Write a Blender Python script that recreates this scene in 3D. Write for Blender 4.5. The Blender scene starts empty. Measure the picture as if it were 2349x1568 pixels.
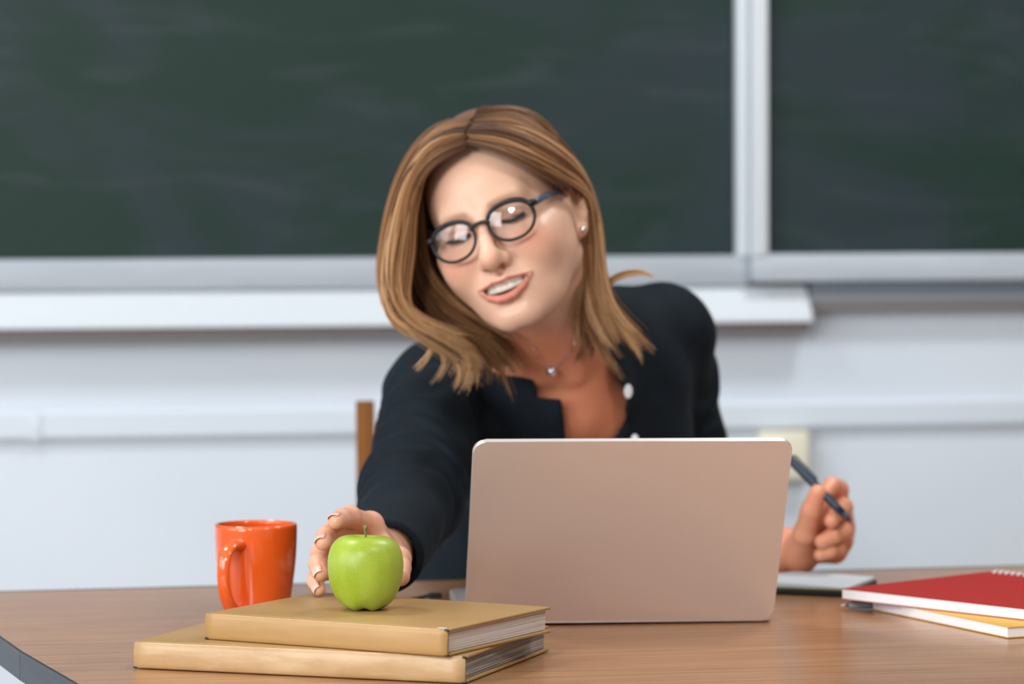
import bpy, bmesh, math, random
import numpy as np
from mathutils import Matrix, Vector

random.seed(7)
rng = np.random.default_rng(11)
scn = bpy.context.scene
COL = scn.collection
PI = math.pi

# ------------------------------------------------------------------ camera
FPX = 7200.0                    # focal length in pixels of the 2349 x 1568 frame
CXP, CYP = 1174.5, 784.0
ZC = 1.136
PITCH = math.atan((784 - 530) / FPX)
ROLL = math.radians(0.26)
YAW = math.radians(-9.6)        # the room's walls are square to the world axes, the camera looks a little to the right
fw = np.array([0, math.cos(PITCH), -math.sin(PITCH)])
up0 = np.array([0, math.sin(PITCH), math.cos(PITCH)])
r0 = np.array([1.0, 0, 0])
c_, s_ = math.cos(ROLL), math.sin(ROLL)
rt = c_ * r0 - s_ * up0
up = s_ * r0 + c_ * up0
CAM0 = np.array([0, 0, ZC])
RZ = np.array([[math.cos(YAW), -math.sin(YAW), 0], [math.sin(YAW), math.cos(YAW), 0], [0, 0, 1]])


def at(px, py, d):
    """a point at depth d (metres) seen at a pixel of the photograph, in the person's working frame (camera heading = +y)"""
    v = fw + rt * ((px - CXP) / FPX) - up * ((py - CYP) / FPX)
    return CAM0 + v * (d / v[1])


def W(p):
    return RZ @ np.asarray(p, float)


cam = bpy.data.cameras.new('camera')
camo = bpy.data.objects.new('camera', cam)
COL.objects.link(camo)
cam.sensor_fit = 'HORIZONTAL'
cam.sensor_width = 36.0
cam.lens = 36.0 * FPX / 2349.0
R3 = np.stack([RZ @ rt, RZ @ up, RZ @ -fw], 1)
camo.matrix_world = Matrix([[*R3[0], 0], [*R3[1], 0], [*R3[2], ZC], [0, 0, 0, 1]])
cam.clip_start = 0.05
cam.dof.use_dof = True
cam.dof.focus_distance = 2.79
cam.dof.aperture_fstop = 4.9
cam.dof.aperture_blades = 0
scn.camera = camo

# ------------------------------------------------------------------ world, light, exposure
scn.view_settings.view_transform = 'Standard'
scn.view_settings.look = 'None'
scn.view_settings.gamma = 1.0
scn.view_settings.use_curve_mapping = False
scn.view_settings.exposure = 0.28
world = bpy.data.worlds.new('world')
scn.world = world
world.use_nodes = True
wn = world.node_tree.nodes['Background']
wn.inputs['Color'].default_value = (0.82, 0.90, 1.0, 1)
wn.inputs['Strength'].default_value = 0.55


def area(name, loc, target, sx, sy, power, color=(1, 1, 1), shape='RECTANGLE'):
    l = bpy.data.lights.new(name, 'AREA')
    l.shape = shape
    l.size = sx
    if shape in ('RECTANGLE', 'ELLIPSE'):
        l.size_y = sy
    l.energy = power
    l.color = color
    o = bpy.data.objects.new(name, l)
    COL.objects.link(o)
    o.location = loc
    o.rotation_euler = (Vector(target) - Vector(loc)).to_track_quat('-Z', 'Y').to_euler()
    return o


# daylight through the windows in the left wall, and unseen ceiling lamps, the first one added
area('window_daylight', (-2.72, 0.1, 1.75), (0.3, 2.6, 0.9), 1.5, 1.5, 70, (0.97, 0.985, 1.0))
area('window_daylight', (-2.72, 2.3, 1.75), (0.6, 3.4, 0.9), 1.5, 1.5, 26, (0.97, 0.985, 1.0))
area('ceiling_lamp_light', (-1.35, -0.9, 2.86), (0.3, 3.0, 0.9), 0.5, 0.5, 70, (1.0, 0.97, 0.94), 'DISK')  # added lamp: frontal light on her and glints in the lenses
area('ceiling_lamp_light', (1.35, 1.3, 2.86), (1.3, 2.0, 0), 0.45, 0.45, 15, (1.0, 0.98, 0.96), 'DISK')
area('ceiling_lamp_light', (-0.6, 3.4, 2.86), (-0.6, 3.5, 0), 0.45, 0.45, 17, (0.95, 0.98, 1.0), 'DISK')
area('ceiling_lamp_light', (1.6, 3.5, 2.86), (1.6, 3.6, 0), 0.45, 0.45, 17, (0.95, 0.98, 1.0), 'DISK')


# ------------------------------------------------------------------ helpers: materials
def lin(r, g, b):
    f = lambda v: v / 12.92 if v <= 0.04045 else ((v + 0.055) / 1.055) ** 2.4
    return (f(r / 255), f(g / 255), f(b / 255), 1)


def mat(name, col, rough=0.5, metal=0.0, spec=0.5, **kw):
    m = bpy.data.materials.new(name)
    m.use_nodes = True
    b = m.node_tree.nodes['Principled BSDF']
    b.inputs['Base Color'].default_value = col
    b.inputs['Roughness'].default_value = rough
    b.inputs['Metallic'].default_value = metal
    b.inputs['Specular IOR Level'].default_value = spec
    for k, v in kw.items():
        b.inputs[k.replace('_', ' ')].default_value = v
    return m


def N(m, typ, **kw):
    n = m.node_tree.nodes.new(typ)
    for k, v in kw.items():
        if k in n.inputs:
            n.inputs[k].default_value = v
        else:
            setattr(n, k, v)
    return n


def L(m, a, ao, b, bi):
    m.node_tree.links.new(a.outputs[ao], b.inputs[bi])


def bsdf(m):
    return m.node_tree.nodes['Principled BSDF']


def noise_col(m, cols, scale=(1, 1, 1), nscale=5, detail=6, rough=0.6, pos=None, dist=0.0):
    """procedural colour variation: noise through a ramp into the base colour"""
    tc = N(m, 'ShaderNodeTexCoord')
    mp = N(m, 'ShaderNodeMapping')
    mp.inputs['Scale'].default_value = scale
    nz = N(m, 'ShaderNodeTexNoise')
    nz.inputs['Scale'].default_value = nscale
    nz.inputs['Detail'].default_value = detail
    nz.inputs['Roughness'].default_value = rough
    nz.inputs['Distortion'].default_value = dist
    rp = N(m, 'ShaderNodeValToRGB')
    el = rp.color_ramp.elements
    pos = pos or [0.3 + 0.4 * i / (len(cols) - 1) for i in range(len(cols))]
    el[0].position, el[0].color = pos[0], cols[0]
    el[1].position, el[1].color = pos[-1], cols[-1]
    for p, c in list(zip(pos, cols))[1:-1]:
        e = el.new(p)
        e.color = c
    L(m, tc, 'Object', mp, 'Vector')
    L(m, mp, 'Vector', nz, 'Vector')
    L(m, nz, 'Fac', rp, 'Fac')
    L(m, rp, 'Color', bsdf(m), 'Base Color')
    return tc, mp, nz, rp


def bump(m, scale=(1, 1, 1), nscale=200, strength=0.1, dist=0.001, detail=3):
    tc = N(m, 'ShaderNodeTexCoord')
    mp = N(m, 'ShaderNodeMapping')
    mp.inputs['Scale'].default_value = scale
    nz = N(m, 'ShaderNodeTexNoise')
    nz.inputs['Scale'].default_value = nscale
    nz.inputs['Detail'].default_value = detail
    bp = N(m, 'ShaderNodeBump')
    bp.inputs['Strength'].default_value = strength
    bp.inputs['Distance'].default_value = dist
    L(m, tc, 'Object', mp, 'Vector')
    L(m, mp, 'Vector', nz, 'Vector')
    L(m, nz, 'Fac', bp, 'Height')
    L(m, bp, 'Normal', bsdf(m), 'Normal')
    return nz


# ------------------------------------------------------------------ helpers: objects
def tag(o, label=None, cat=None, group=None, kind=None):
    if label: o['label'] = label
    if cat: o['category'] = cat
    if group: o['group'] = group
    if kind: o['kind'] = kind
    return o


def empty(name, loc=(0, 0, 0), rz=0.0):
    o = bpy.data.objects.new(name, None)
    o.empty_display_size = 0.05
    COL.objects.link(o)
    o.location = loc
    o.rotation_euler = (0, 0, rz)
    return o


def mesh_obj(name, verts, faces, m, parent=None, smooth=False, loc=None):
    me = bpy.data.meshes.new(name)
    me.from_pydata([tuple(map(float, v)) for v in verts], [], [tuple(map(int, f)) for f in faces])
    me.update()
    if m: me.materials.append(m)
    if smooth:
        me.polygons.foreach_set('use_smooth', np.ones(len(me.polygons), bool))
    o = bpy.data.objects.new(name, me)
    COL.objects.link(o)
    if parent: o.parent = parent
    if loc is not None: o.location = loc
    return o


def bm_obj(name, bm, m, parent=None, smooth=None, loc=None):
    """link a bmesh as one object; smooth = angle in degrees under which edges are smooth"""
    bmesh.ops.recalc_face_normals(bm, faces=bm.faces)
    if smooth is not None:
        lim = math.radians(smooth)
        for f in bm.faces: f.smooth = True
        for e in bm.edges:
            e.smooth = len(e.link_faces) == 2 and e.calc_face_angle(0) < lim
    me = bpy.data.meshes.new(name)
    bm.to_mesh(me)
    bm.free()
    if m: me.materials.append(m)
    o = bpy.data.objects.new(name, me)
    COL.objects.link(o)
    if parent: o.parent = parent
    if loc is not None: o.location = loc
    return o


def add_box(bm, lo, hi, bev=0.0, seg=2, mtx=None):
    g = bmesh.ops.create_cube(bm, size=1.0)
    vs = g['verts']
    for v in vs:
        v.co = Vector([lo[i] + (v.co[i] + 0.5) * (hi[i] - lo[i]) for i in range(3)])
    if bev > 0:
        es = list({e for v in vs for e in v.link_edges})
        r = bmesh.ops.bevel(bm, geom=es, offset=bev, segments=seg, profile=0.5, affect='EDGES')
        vs = list({v for f in r['faces'] for v in f.verts} | {v for v in vs if v.is_valid})
    if mtx is not None:
        bmesh.ops.transform(bm, matrix=mtx, verts=vs)
    return vs


def box(name, lo, hi, m, parent=None, bev=0.0, seg=2, kind=None, loc=None):
    bm = bmesh.new()
    add_box(bm, lo, hi, bev, seg)
    o = bm_obj(name, bm, m, parent, 40 if bev else None, loc)
    if kind: o['kind'] = kind
    return o


def prism(bm, pts, z0, z1):
    """extrude a 2-D outline"""
    b = [bm.verts.new((x, y, z0)) for x, y in pts]
    t = [bm.verts.new((x, y, z1)) for x, y in pts]
    bm.faces.new(list(reversed(b)))
    bm.faces.new(t)
    n = len(pts)
    for i in range(n):
        bm.faces.new([b[i], b[(i + 1) % n], t[(i + 1) % n], t[i]])
    return b, t


def profile_x(bm, pts, x0, x1):
    """extrude a (y, z) outline along x"""
    a = [bm.verts.new((x0, y, z)) for y, z in pts]
    b = [bm.verts.new((x1, y, z)) for y, z in pts]
    bm.faces.new(a)
    bm.faces.new(list(reversed(b)))
    n = len(pts)
    for i in range(n):
        bm.faces.new([a[i], b[i], b[(i + 1) % n], a[(i + 1) % n]])


def rrect(w, h, r, n=6, x0=0.0, y0=0.0):
    pts = []
    for cx, cy, a in ((w - r, h - r, 0), (r, h - r, 90), (r, r, 180), (w - r, r, 270)):
        for i in range(n + 1):
            t = math.radians(a + 90 * i / n)
            pts.append((x0 + cx + r * math.cos(t), y0 + cy + r * math.sin(t)))
    return pts


def lathe(prof, n=64):
    """profile list of (r, z) -> verts, faces (closed at r = 0)"""
    V, F_, rows = [], [], []
    for r, z in prof:
        if r < 1e-6:
            rows.append([len(V)] * n)
            V.append((0, 0, z))
        else:
            rows.append(list(range(len(V), len(V) + n)))
            V += [(r * math.cos(2 * PI * i / n), r * math.sin(2 * PI * i / n), z) for i in range(n)]
    for a, b in zip(rows[:-1], rows[1:]):
        for i in range(n):
            j = (i + 1) % n
            q = [a[i], a[j], b[j], b[i]]
            q = [v for k, v in enumerate(q) if v not in q[:k]]
            if len(q) > 2: F_.append(q)
    return V, F_


def catmull(P, n):
    """resample a polyline with a Catmull-Rom spline, even in arc length"""
    P = np.asarray(P, float)
    Q = np.vstack([2 * P[0] - P[1], P, 2 * P[-1] - P[-2]])
    out = []
    for i in range(len(P) - 1):
        t = np.linspace(0, 1, 12, endpoint=False)[:, None]
        a, b, c, d = Q[i], Q[i + 1], Q[i + 2], Q[i + 3]
        out.append(0.5 * (2 * b + (c - a) * t + (2 * a - 5 * b + 4 * c - d) * t ** 2 + (3 * b - a - 3 * c + d) * t ** 3))
    out = np.vstack(out + [P[-1:]])
    s = np.r_[0, np.cumsum(np.linalg.norm(np.diff(out, axis=0), axis=1))]
    u = np.linspace(0, s[-1], n)
    return np.stack([np.interp(u, s, out[:, k]) for k in range(out.shape[1])], 1)


def tube(P, rad, n=8, flat=1.0, caps=True, nrm=None):
    """tube along points P with radius per point; flat squashes it along nrm"""
    P = np.asarray(P, float)
    m_ = len(P)
    rad = np.broadcast_to(np.asarray(rad, float), (m_,))
    T = np.gradient(P, axis=0)
    T /= np.linalg.norm(T, axis=1)[:, None] + 1e-12
    ref = np.array([0, 0, 1.0]) if nrm is None else np.asarray(nrm, float)
    if nrm is None and abs(T[0] @ ref) > 0.9: ref = np.array([0, 1.0, 0])
    V, F_ = [], []
    b = np.cross(T[0], ref)
    b /= np.linalg.norm(b)
    for i in range(m_):
        b = b - T[i] * (b @ T[i])
        b /= np.linalg.norm(b)
        c = np.cross(b, T[i])
        for k in range(n):
            a = 2 * PI * k / n
            V.append(P[i] + rad[i] * (b * math.cos(a) + c * math.sin(a) * flat))
    for i in range(m_ - 1):
        for k in range(n):
            k2 = (k + 1) % n
            F_.append((i * n + k, i * n + k2, (i + 1) * n + k2, (i + 1) * n + k))
    if caps:
        F_.append(tuple(range(n - 1, -1, -1)))
        F_.append(tuple((m_ - 1) * n + k for k in range(n)))
    return V, F_


def join(parts):
    V, F_ = [], []
    for v, f in parts:
        o = len(V)
        V += list(v)
        F_ += [tuple(i + o for i in q) for q in f]
    return V, F_


# ------------------------------------------------------------------ helpers: implicit surfaces
def smin(a, b, k):
    if k <= 0: return np.minimum(a, b)
    h = np.clip(0.5 + 0.5 * (b - a) / k, 0, 1)
    return b + (a - b) * h - k * h * (1 - h)


def smax(a, b, k):
    return -smin(-a, -b, k)


def capsule(P, a, b, r0_, r1_):
    a = np.asarray(a, np.float32); b = np.asarray(b, np.float32)
    ba = b - a
    pa = P - a
    t = np.clip((pa @ ba) / float(ba @ ba), 0, 1)
    q = pa - t[:, None] * ba
    return np.sqrt((q * q).sum(1)) - (r0_ + (r1_ - r0_) * t)


def ellip(P, c, r, R=None):
    q = P - np.asarray(c, np.float32)
    if R is not None: q = q @ np.asarray(R, np.float32)
    r = np.asarray(r, np.float32)
    k0 = np.sqrt(((q / r) ** 2).sum(1))
    k1 = np.sqrt(((q / (r * r)) ** 2).sum(1)) + 1e-9
    return k0 * (k0 - 1) / k1


def sphere(P, c, r):
    q = P - np.asarray(c, np.float32)
    return np.sqrt((q * q).sum(1)) - r


def grouped(P, c, r, f, far=None):
    """evaluate f only inside a bounding sphere; outside give the distance to it"""
    q = P - np.asarray(c, np.float32)
    d = np.sqrt((q * q).sum(1)) - r
    out = np.maximum(d, 0) + 0.03
    m_ = d < 0.03
    if m_.any(): out[m_] = f(P[m_])
    return out


def surface(f, lo, hi, h, nb=10, proj=2, safety=1.35):
    """surface nets over the sparse blocks near the surface of f"""
    lo = np.asarray(lo, np.float32)
    n = np.ceil((np.asarray(hi) - lo) / (h * nb)).astype(int)
    I = np.stack(np.meshgrid(*[np.arange(k) for k in n], indexing='ij'), -1).reshape(-1, 3)
    ctr = lo + (I + 0.5).astype(np.float32) * (h * nb)
    d = np.concatenate([f(c) for c in np.array_split(ctr, max(1, len(ctr) // 200000))])
    I = I[np.abs(d) < h * nb * 0.87 * safety]
    m_ = nb + 1
    off = np.stack(np.meshgrid(*[np.arange(m_)] * 3, indexing='ij'), -1).reshape(-1, 3)
    S = np.array([n[0] * nb + 1, n[1] * nb + 1, n[2] * nb + 1], np.int64)
    key = lambda c: (c[..., 0].astype(np.int64) * S[1] + c[..., 1]) * S[2] + c[..., 2]
    ck, cv, edges = [], [], []
    corners = np.array([[i, j, k] for i in (0, 1) for j in (0, 1) for k in (0, 1)])
    for B in np.array_split(I, max(1, len(I) // 250)):
        if not len(B): continue
        base = B[:, None, :] * nb
        g = (base + off[None]).reshape(-1, 3)
        v = f(lo + g.astype(np.float32) * h).reshape(len(B), m_, m_, m_)
        ins = v < 0
        cs = [v[:, a:a + nb, b:b + nb, c:c + nb] for a, b, c in corners]
        ii = [ins[:, a:a + nb, b:b + nb, c:c + nb] for a, b, c in corners]
        sm = sum(x.astype(np.int8) for x in ii)
        act = np.argwhere((sm > 0) & (sm < 8))
        if len(act):
            val = np.stack([x[tuple(act.T)] for x in cs], 1)
            acc = np.zeros((len(act), 3), np.float32)
            cnt = np.zeros(len(act), np.float32)
            for e0 in range(8):
                for ax in range(3):
                    if corners[e0][ax]: continue
                    e1 = e0 + (4, 2, 1)[ax]
                    a, b = val[:, e0], val[:, e1]
                    x = (a < 0) != (b < 0)
                    t = np.where(x, a / np.where(x, a - b, 1), 0)
                    p = np.tile(corners[e0].astype(np.float32), (len(act), 1))
                    p[:, ax] = t
                    acc += p * x[:, None]
                    cnt += x
            gc = B[act[:, 0]] * nb + act[:, 1:]
            ck.append(key(gc))
            cv.append(lo + (gc + acc / cnt[:, None]) * h)
        for ax in range(3):
            sl0 = [slice(None)] + [slice(0, nb)] * 3
            sl1 = list(sl0)
            sl1[1 + ax] = slice(1, nb + 1)
            a, b = ins[tuple(sl0)], ins[tuple(sl1)]
            e = np.argwhere(a != b)
            if len(e):
                edges.append((ax, B[e[:, 0]] * nb + e[:, 1:], a[tuple(e.T)]))
    ck = np.concatenate(ck); cv = np.concatenate(cv)
    o = np.argsort(ck); ck = ck[o]; cv = cv[o].astype(np.float32)
    faces = []
    for ax, p, inside in edges:
        b, c = (ax + 1) % 3, (ax + 2) % 3
        eb = np.zeros(3, int); eb[b] = 1
        ec = np.zeros(3, int); ec[c] = 1
        q = np.stack([key(p), key(p - eb), key(p - eb - ec), key(p - ec)], 1)
        ok = (p[:, b] > 0) & (p[:, c] > 0)
        idx = np.searchsorted(ck, q)
        idx = np.minimum(idx, len(ck) - 1)
        ok &= (ck[idx] == q).all(1)
        idx = idx[ok]
        fl = inside[ok]
        idx[~fl] = idx[~fl][:, ::-1]
        faces.append(idx)
    faces = np.concatenate(faces)
    for _ in range(proj):
        g = grad(f, cv, h * 0.3)
        dv = f(cv)
        l2 = np.maximum((g * g).sum(1), 0.15)
        st = np.clip(dv / l2, -h * 0.7, h * 0.7)
        cv = cv - g * st[:, None]
    return cv, faces


def grad(f, P, e):
    g = np.empty_like(P)
    for k in range(3):
        d = np.zeros(3, np.float32); d[k] = e
        g[:, k] = (f(P + d) - f(P - d)) / (2 * e)
    return g


def np_obj(name, V, F4, m, parent, cols=None, smooth=True):
    """fast quad mesh from arrays, with an optional colour attribute 'tint'"""
    me = bpy.data.meshes.new(name)
    V = np.asarray(V, np.float32); F4 = np.asarray(F4, np.int32)
    me.vertices.add(len(V))
    me.vertices.foreach_set('co', V.ravel())
    me.loops.add(F4.size)
    me.loops.foreach_set('vertex_index', F4.ravel())
    me.polygons.add(len(F4))
    me.polygons.foreach_set('loop_start', np.arange(0, F4.size, F4.shape[1], dtype=np.int32))
    me.polygons.foreach_set('use_smooth', np.full(len(F4), smooth, bool))
    me.update(calc_edges=True)
    me.validate()
    if cols is not None:
        a = me.color_attributes.new('tint', 'FLOAT_COLOR', 'POINT')
        c = np.ones((len(V), 4), np.float32); c[:, :3] = cols
        a.data.foreach_set('color', c.ravel())
    if m: me.materials.append(m)
    o = bpy.data.objects.new(name, me)
    COL.objects.link(o)
    if parent: o.parent = parent
    return o


def onz(px, py, z):
    """where a pixel's sight line meets the height z (person's working frame)"""
    v = fw + rt * ((px - CXP) / FPX) - up * ((py - CYP) / FPX)
    return CAM0 + v * ((z - ZC) / v[2])


# ------------------------------------------------------------------ materials
M = {}
M['wall'] = mat('white_wall_paint', lin(218, 224, 231), 0.75)
noise_col(M['wall'], [lin(208, 218, 230), lin(218, 226, 236)], nscale=1.3, detail=2)
bump(M['wall'], nscale=60, strength=0.05)
M['wall_tan'] = mat('tan_wall_paint', lin(132, 122, 112), 0.7)
M['white'] = mat('white_painted_board', lin(208, 215, 222), 0.5)
M['alu'] = mat('grey_board_frame', lin(205, 211, 217), 0.42, 0.0, 0.5)
noise_col(M['alu'], [lin(172, 180, 190), lin(186, 193, 202)], scale=(1, 1, 8), nscale=4)
M['grey_rail'] = mat('grey_rail_metal', lin(150, 157, 166), 0.5)
M['shade_rail'] = mat('shade_grey_rail', lin(112, 122, 134), 0.5)  # rail colour darkened for the shade under the board wing
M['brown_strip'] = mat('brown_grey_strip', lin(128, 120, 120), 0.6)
M['duct'] = mat('white_plastic_trunking', lin(212, 221, 232), 0.5)
M['stile'] = mat('pale_aluminium_upright', lin(214, 221, 228), 0.45)
M['cream'] = mat('cream_plastic', lin(230, 226, 206), 0.4)
M['floor'] = mat('pale_vinyl_floor', lin(176, 168, 158), 0.4)
noise_col(M['floor'], [lin(165, 156, 146), lin(186, 178, 168)], nscale=3)
M['ceiling'] = mat('ceiling_paint', lin(240, 240, 238), 0.8)

# chalkboard: dark green slate with broad smears left by wiped chalk
m = M['slate'] = mat('green_chalkboard', lin(42, 64, 58), 0.55, 0, 0.35)
tc = N(m, 'ShaderNodeTexCoord')
mp = N(m, 'ShaderNodeMapping'); mp.inputs['Scale'].default_value = (1.0, 1.0, 1.9); mp.inputs['Rotation'].default_value = (0, 0.5, 0)
n1 = N(m, 'ShaderNodeTexNoise'); n1.inputs['Scale'].default_value = 2.1; n1.inputs['Detail'].default_value = 4; n1.inputs['Roughness'].default_value = 0.55; n1.inputs['Distortion'].default_value = 0.9
mp2 = N(m, 'ShaderNodeMapping'); mp2.inputs['Scale'].default_value = (1.2, 1, 6.0); mp2.inputs['Rotation'].default_value = (0, -0.6, 0)
n2 = N(m, 'ShaderNodeTexNoise'); n2.inputs['Scale'].default_value = 3.2; n2.inputs['Detail'].default_value = 6; n2.inputs['Distortion'].default_value = 1.4
r1 = N(m, 'ShaderNodeValToRGB')
r1.color_ramp.elements[0].position = 0.42; r1.color_ramp.elements[0].color = lin(20, 46, 38)
r1.color_ramp.elements[1].position = 0.60; r1.color_ramp.elements[1].color = lin(34, 49, 54)
r2 = N(m, 'ShaderNodeValToRGB')
r2.color_ramp.elements[0].position = 0.52; r2.color_ramp.elements[0].color = (0, 0, 0, 1)
r2.color_ramp.elements[1].position = 0.85; r2.color_ramp.elements[1].color = (1, 1, 1, 1)
mx = N(m, 'ShaderNodeMix', data_type='RGBA')
mx.inputs['B'].default_value = lin(88, 97, 104)
mu = N(m, 'ShaderNodeMath', operation='MULTIPLY'); mu.inputs[1].default_value = 0.45
L(m, tc, 'Object', mp, 'Vector'); L(m, tc, 'Object', mp2, 'Vector'); L(m, mp, 'Vector', n1, 'Vector'); L(m, mp2, 'Vector', n2, 'Vector')
L(m, n1, 'Fac', r1, 'Fac'); L(m, n2, 'Fac', r2, 'Fac'); L(m, r2, 'Color', mu, 0); L(m, mu, 0, mx, 'Factor')
m.node_tree.links.new(r1.outputs['Color'], mx.inputs[6]); mx.inputs[7].default_value = lin(66, 74, 80)
m.node_tree.links.new(mx.outputs[2], bsdf(m).inputs['Base Color'])

# beech laminate with fine streaks along the desk
m = M['wood'] = mat('beech_laminate', lin(190, 140, 100), 0.3, 0, 0.5)
tc, mp, nz, rp = noise_col(m, [lin(138, 96, 62), lin(162, 116, 78), lin(178, 132, 92)], scale=(1.2, 26, 26), nscale=5, detail=9, rough=0.62, pos=[0.3, 0.5, 0.68], dist=0.25)
bsdf(m).inputs['Coat Weight'].default_value = 0.25
bsdf(m).inputs['Coat Roughness'].default_value = 0.16
mpb = N(m, 'ShaderNodeMapping'); mpb.inputs['Scale'].default_value = (3, 90, 90)
nb_ = N(m, 'ShaderNodeTexNoise'); nb_.inputs['Scale'].default_value = 14; nb_.inputs['Detail'].default_value = 4
bpn = N(m, 'ShaderNodeBump'); bpn.inputs['Strength'].default_value = 0.08; bpn.inputs['Distance'].default_value = 0.0006
L(m, tc, 'Object', mpb, 'Vector'); L(m, mpb, 'Vector', nb_, 'Vector'); L(m, nb_, 'Fac', bpn, 'Height'); L(m, bpn, 'Normal', bsdf(m), 'Normal')
M['edge'] = mat('dark_grey_edging', lin(70, 80, 90), 0.42)
noise_col(M['edge'], [lin(40, 47, 54), lin(52, 60, 67)], scale=(1, 1, 30), nscale=6)
M['edge_black'] = mat('black_edge_bead', lin(18, 23, 30), 0.35)
M['black_metal'] = mat('black_steel', lin(40, 42, 45), 0.4, 0.3)

# books
m = M['buckram'] = mat('tan_book_cloth', lin(196, 158, 102), 0.42, 0, 0.45)
noise_col(m, [lin(160, 124, 76), lin(172, 138, 88)], nscale=9, detail=5)
bump(m, scale=(1, 1, 1), nscale=900, strength=0.12, dist=0.0004)
m = M['buckram_pale'] = mat('pale_tan_spine_cloth', lin(226, 188, 138), 0.38, 0, 0.5)
noise_col(m, [lin(172, 136, 88), lin(186, 152, 108), lin(200, 170, 130)], scale=(1, 3, 3), nscale=11, detail=6)
bump(m, scale=(1, 2, 2), nscale=26, strength=0.5, dist=0.002)
m = M['spine_tan'] = mat('tan_spine_cloth', lin(220, 178, 120), 0.42, 0, 0.45)
noise_col(m, [lin(172, 134, 82), lin(182, 146, 96)], scale=(1, 2, 2), nscale=8)
m = M['pages'] = mat('book_pages', lin(214, 208, 204), 0.8)
noise_col(m, [lin(176, 168, 164), lin(222, 216, 212), lin(232, 228, 224)], scale=(1.5, 1.5, 420), nscale=3, detail=3, pos=[0.32, 0.5, 0.66])
bump(m, scale=(1, 1, 300), nscale=4, strength=0.6, dist=0.001)
m = M['pages_grey'] = mat('grey_printed_pages', lin(150, 146, 142), 0.8)
noise_col(m, [lin(88, 84, 82), lin(150, 146, 142), lin(206, 202, 198)], scale=(2.5, 2.5, 480), nscale=3, detail=4, pos=[0.34, 0.5, 0.68])
bump(m, scale=(1, 1, 300), nscale=4, strength=0.6, dist=0.001)
M['wear'] = mat('worn_black_corner', lin(40, 46, 50), 0.6)
M['chip'] = mat('torn_cloth_chip', lin(205, 200, 190), 0.7)

# apple: green skin, paler streaks and lenticels
m = M['apple'] = mat('green_apple_skin', lin(150, 176, 48), 0.36, 0, 0.45)
tc = N(m, 'ShaderNodeTexCoord')
mpa = N(m, 'ShaderNodeMapping'); mpa.inputs['Scale'].default_value = (1, 1, 0.25)
na = N(m, 'ShaderNodeTexNoise'); na.inputs['Scale'].default_value = 55; na.inputs['Detail'].default_value = 5
nb2 = N(m, 'ShaderNodeTexNoise'); nb2.inputs['Scale'].default_value = 22; nb2.inputs['Detail'].default_value = 2
vo = N(m, 'ShaderNodeTexVoronoi'); vo.inputs['Scale'].default_value = 420
ra = N(m, 'ShaderNodeValToRGB')
ra.color_ramp.elements[0].position = 0.3; ra.color_ramp.elements[0].color = lin(140, 164, 20)
ra.color_ramp.elements[1].position = 0.72; ra.color_ramp.elements[1].color = lin(170, 190, 76)
rv = N(m, 'ShaderNodeValToRGB')
rv.color_ramp.elements[0].position = 0.0; rv.color_ramp.elements[0].color = (0.35, 0.35, 0.35, 1)
rv.color_ramp.elements[1].position = 0.3; rv.color_ramp.elements[1].color = (0, 0, 0, 1)
mxa = N(m, 'ShaderNodeMix', data_type='RGBA'); mxa.inputs[7].default_value = lin(206, 218, 140)
add = N(m, 'ShaderNodeMath', operation='ADD')
hf = N(m, 'ShaderNodeMath', operation='MULTIPLY'); hf.inputs[1].default_value = 0.5
hf2 = N(m, 'ShaderNodeMath', operation='MULTIPLY'); hf2.inputs[1].default_value = 0.5
L(m, tc, 'Object', mpa, 'Vector'); L(m, mpa, 'Vector', na, 'Vector'); L(m, tc, 'Object', nb2, 'Vector'); L(m, tc, 'Object', vo, 'Vector')
L(m, na, 'Fac', hf, 0); L(m, nb2, 'Fac', hf2, 0); L(m, hf, 0, add, 0); L(m, hf2, 0, add, 1); L(m, add, 0, ra, 'Fac'); L(m, vo, 'Distance', rv, 'Fac')
L(m, rv, 'Color', mxa, 'Factor')
m.node_tree.links.new(ra.outputs['Color'], mxa.inputs[6]); m.node_tree.links.new(mxa.outputs[2], bsdf(m).inputs['Base Color'])
bsdf(m).inputs['Subsurface Weight'].default_value = 0.12
bsdf(m).inputs['Subsurface Radius'].default_value = (0.6, 0.8, 0.2)
bsdf(m).inputs['Subsurface Scale'].default_value = 0.006
bump(m, nscale=300, strength=0.06, dist=0.0005)
M['stem'] = mat('apple_stem', lin(120, 104, 62), 0.7)
noise_col(M['stem'], [lin(92, 74, 42), lin(150, 136, 84)], nscale=160)

m = M['mug'] = mat('orange_glazed_ceramic', lin(228, 92, 28), 0.15, 0, 0.5)
bsdf(m).inputs['Coat Weight'].default_value = 0.5; bsdf(m).inputs['Coat Roughness'].default_value = 0.05

m = M['laptop'] = mat('silver_anodised_aluminium', lin(232, 224, 222), 0.38, 0.66, 0.5)
bump(m, nscale=2500, strength=0.04, dist=0.0002)
M['laptop_edge'] = mat('bright_cut_aluminium_edge', lin(222, 222, 226), 0.3, 0.9)
M['hinge'] = mat('black_plastic_hinge', lin(26, 24, 24), 0.5)
M['screen'] = mat('dark_screen', lin(14, 14, 16), 0.12)
M['keys'] = mat('black_keys', lin(24, 24, 26), 0.5)

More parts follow.
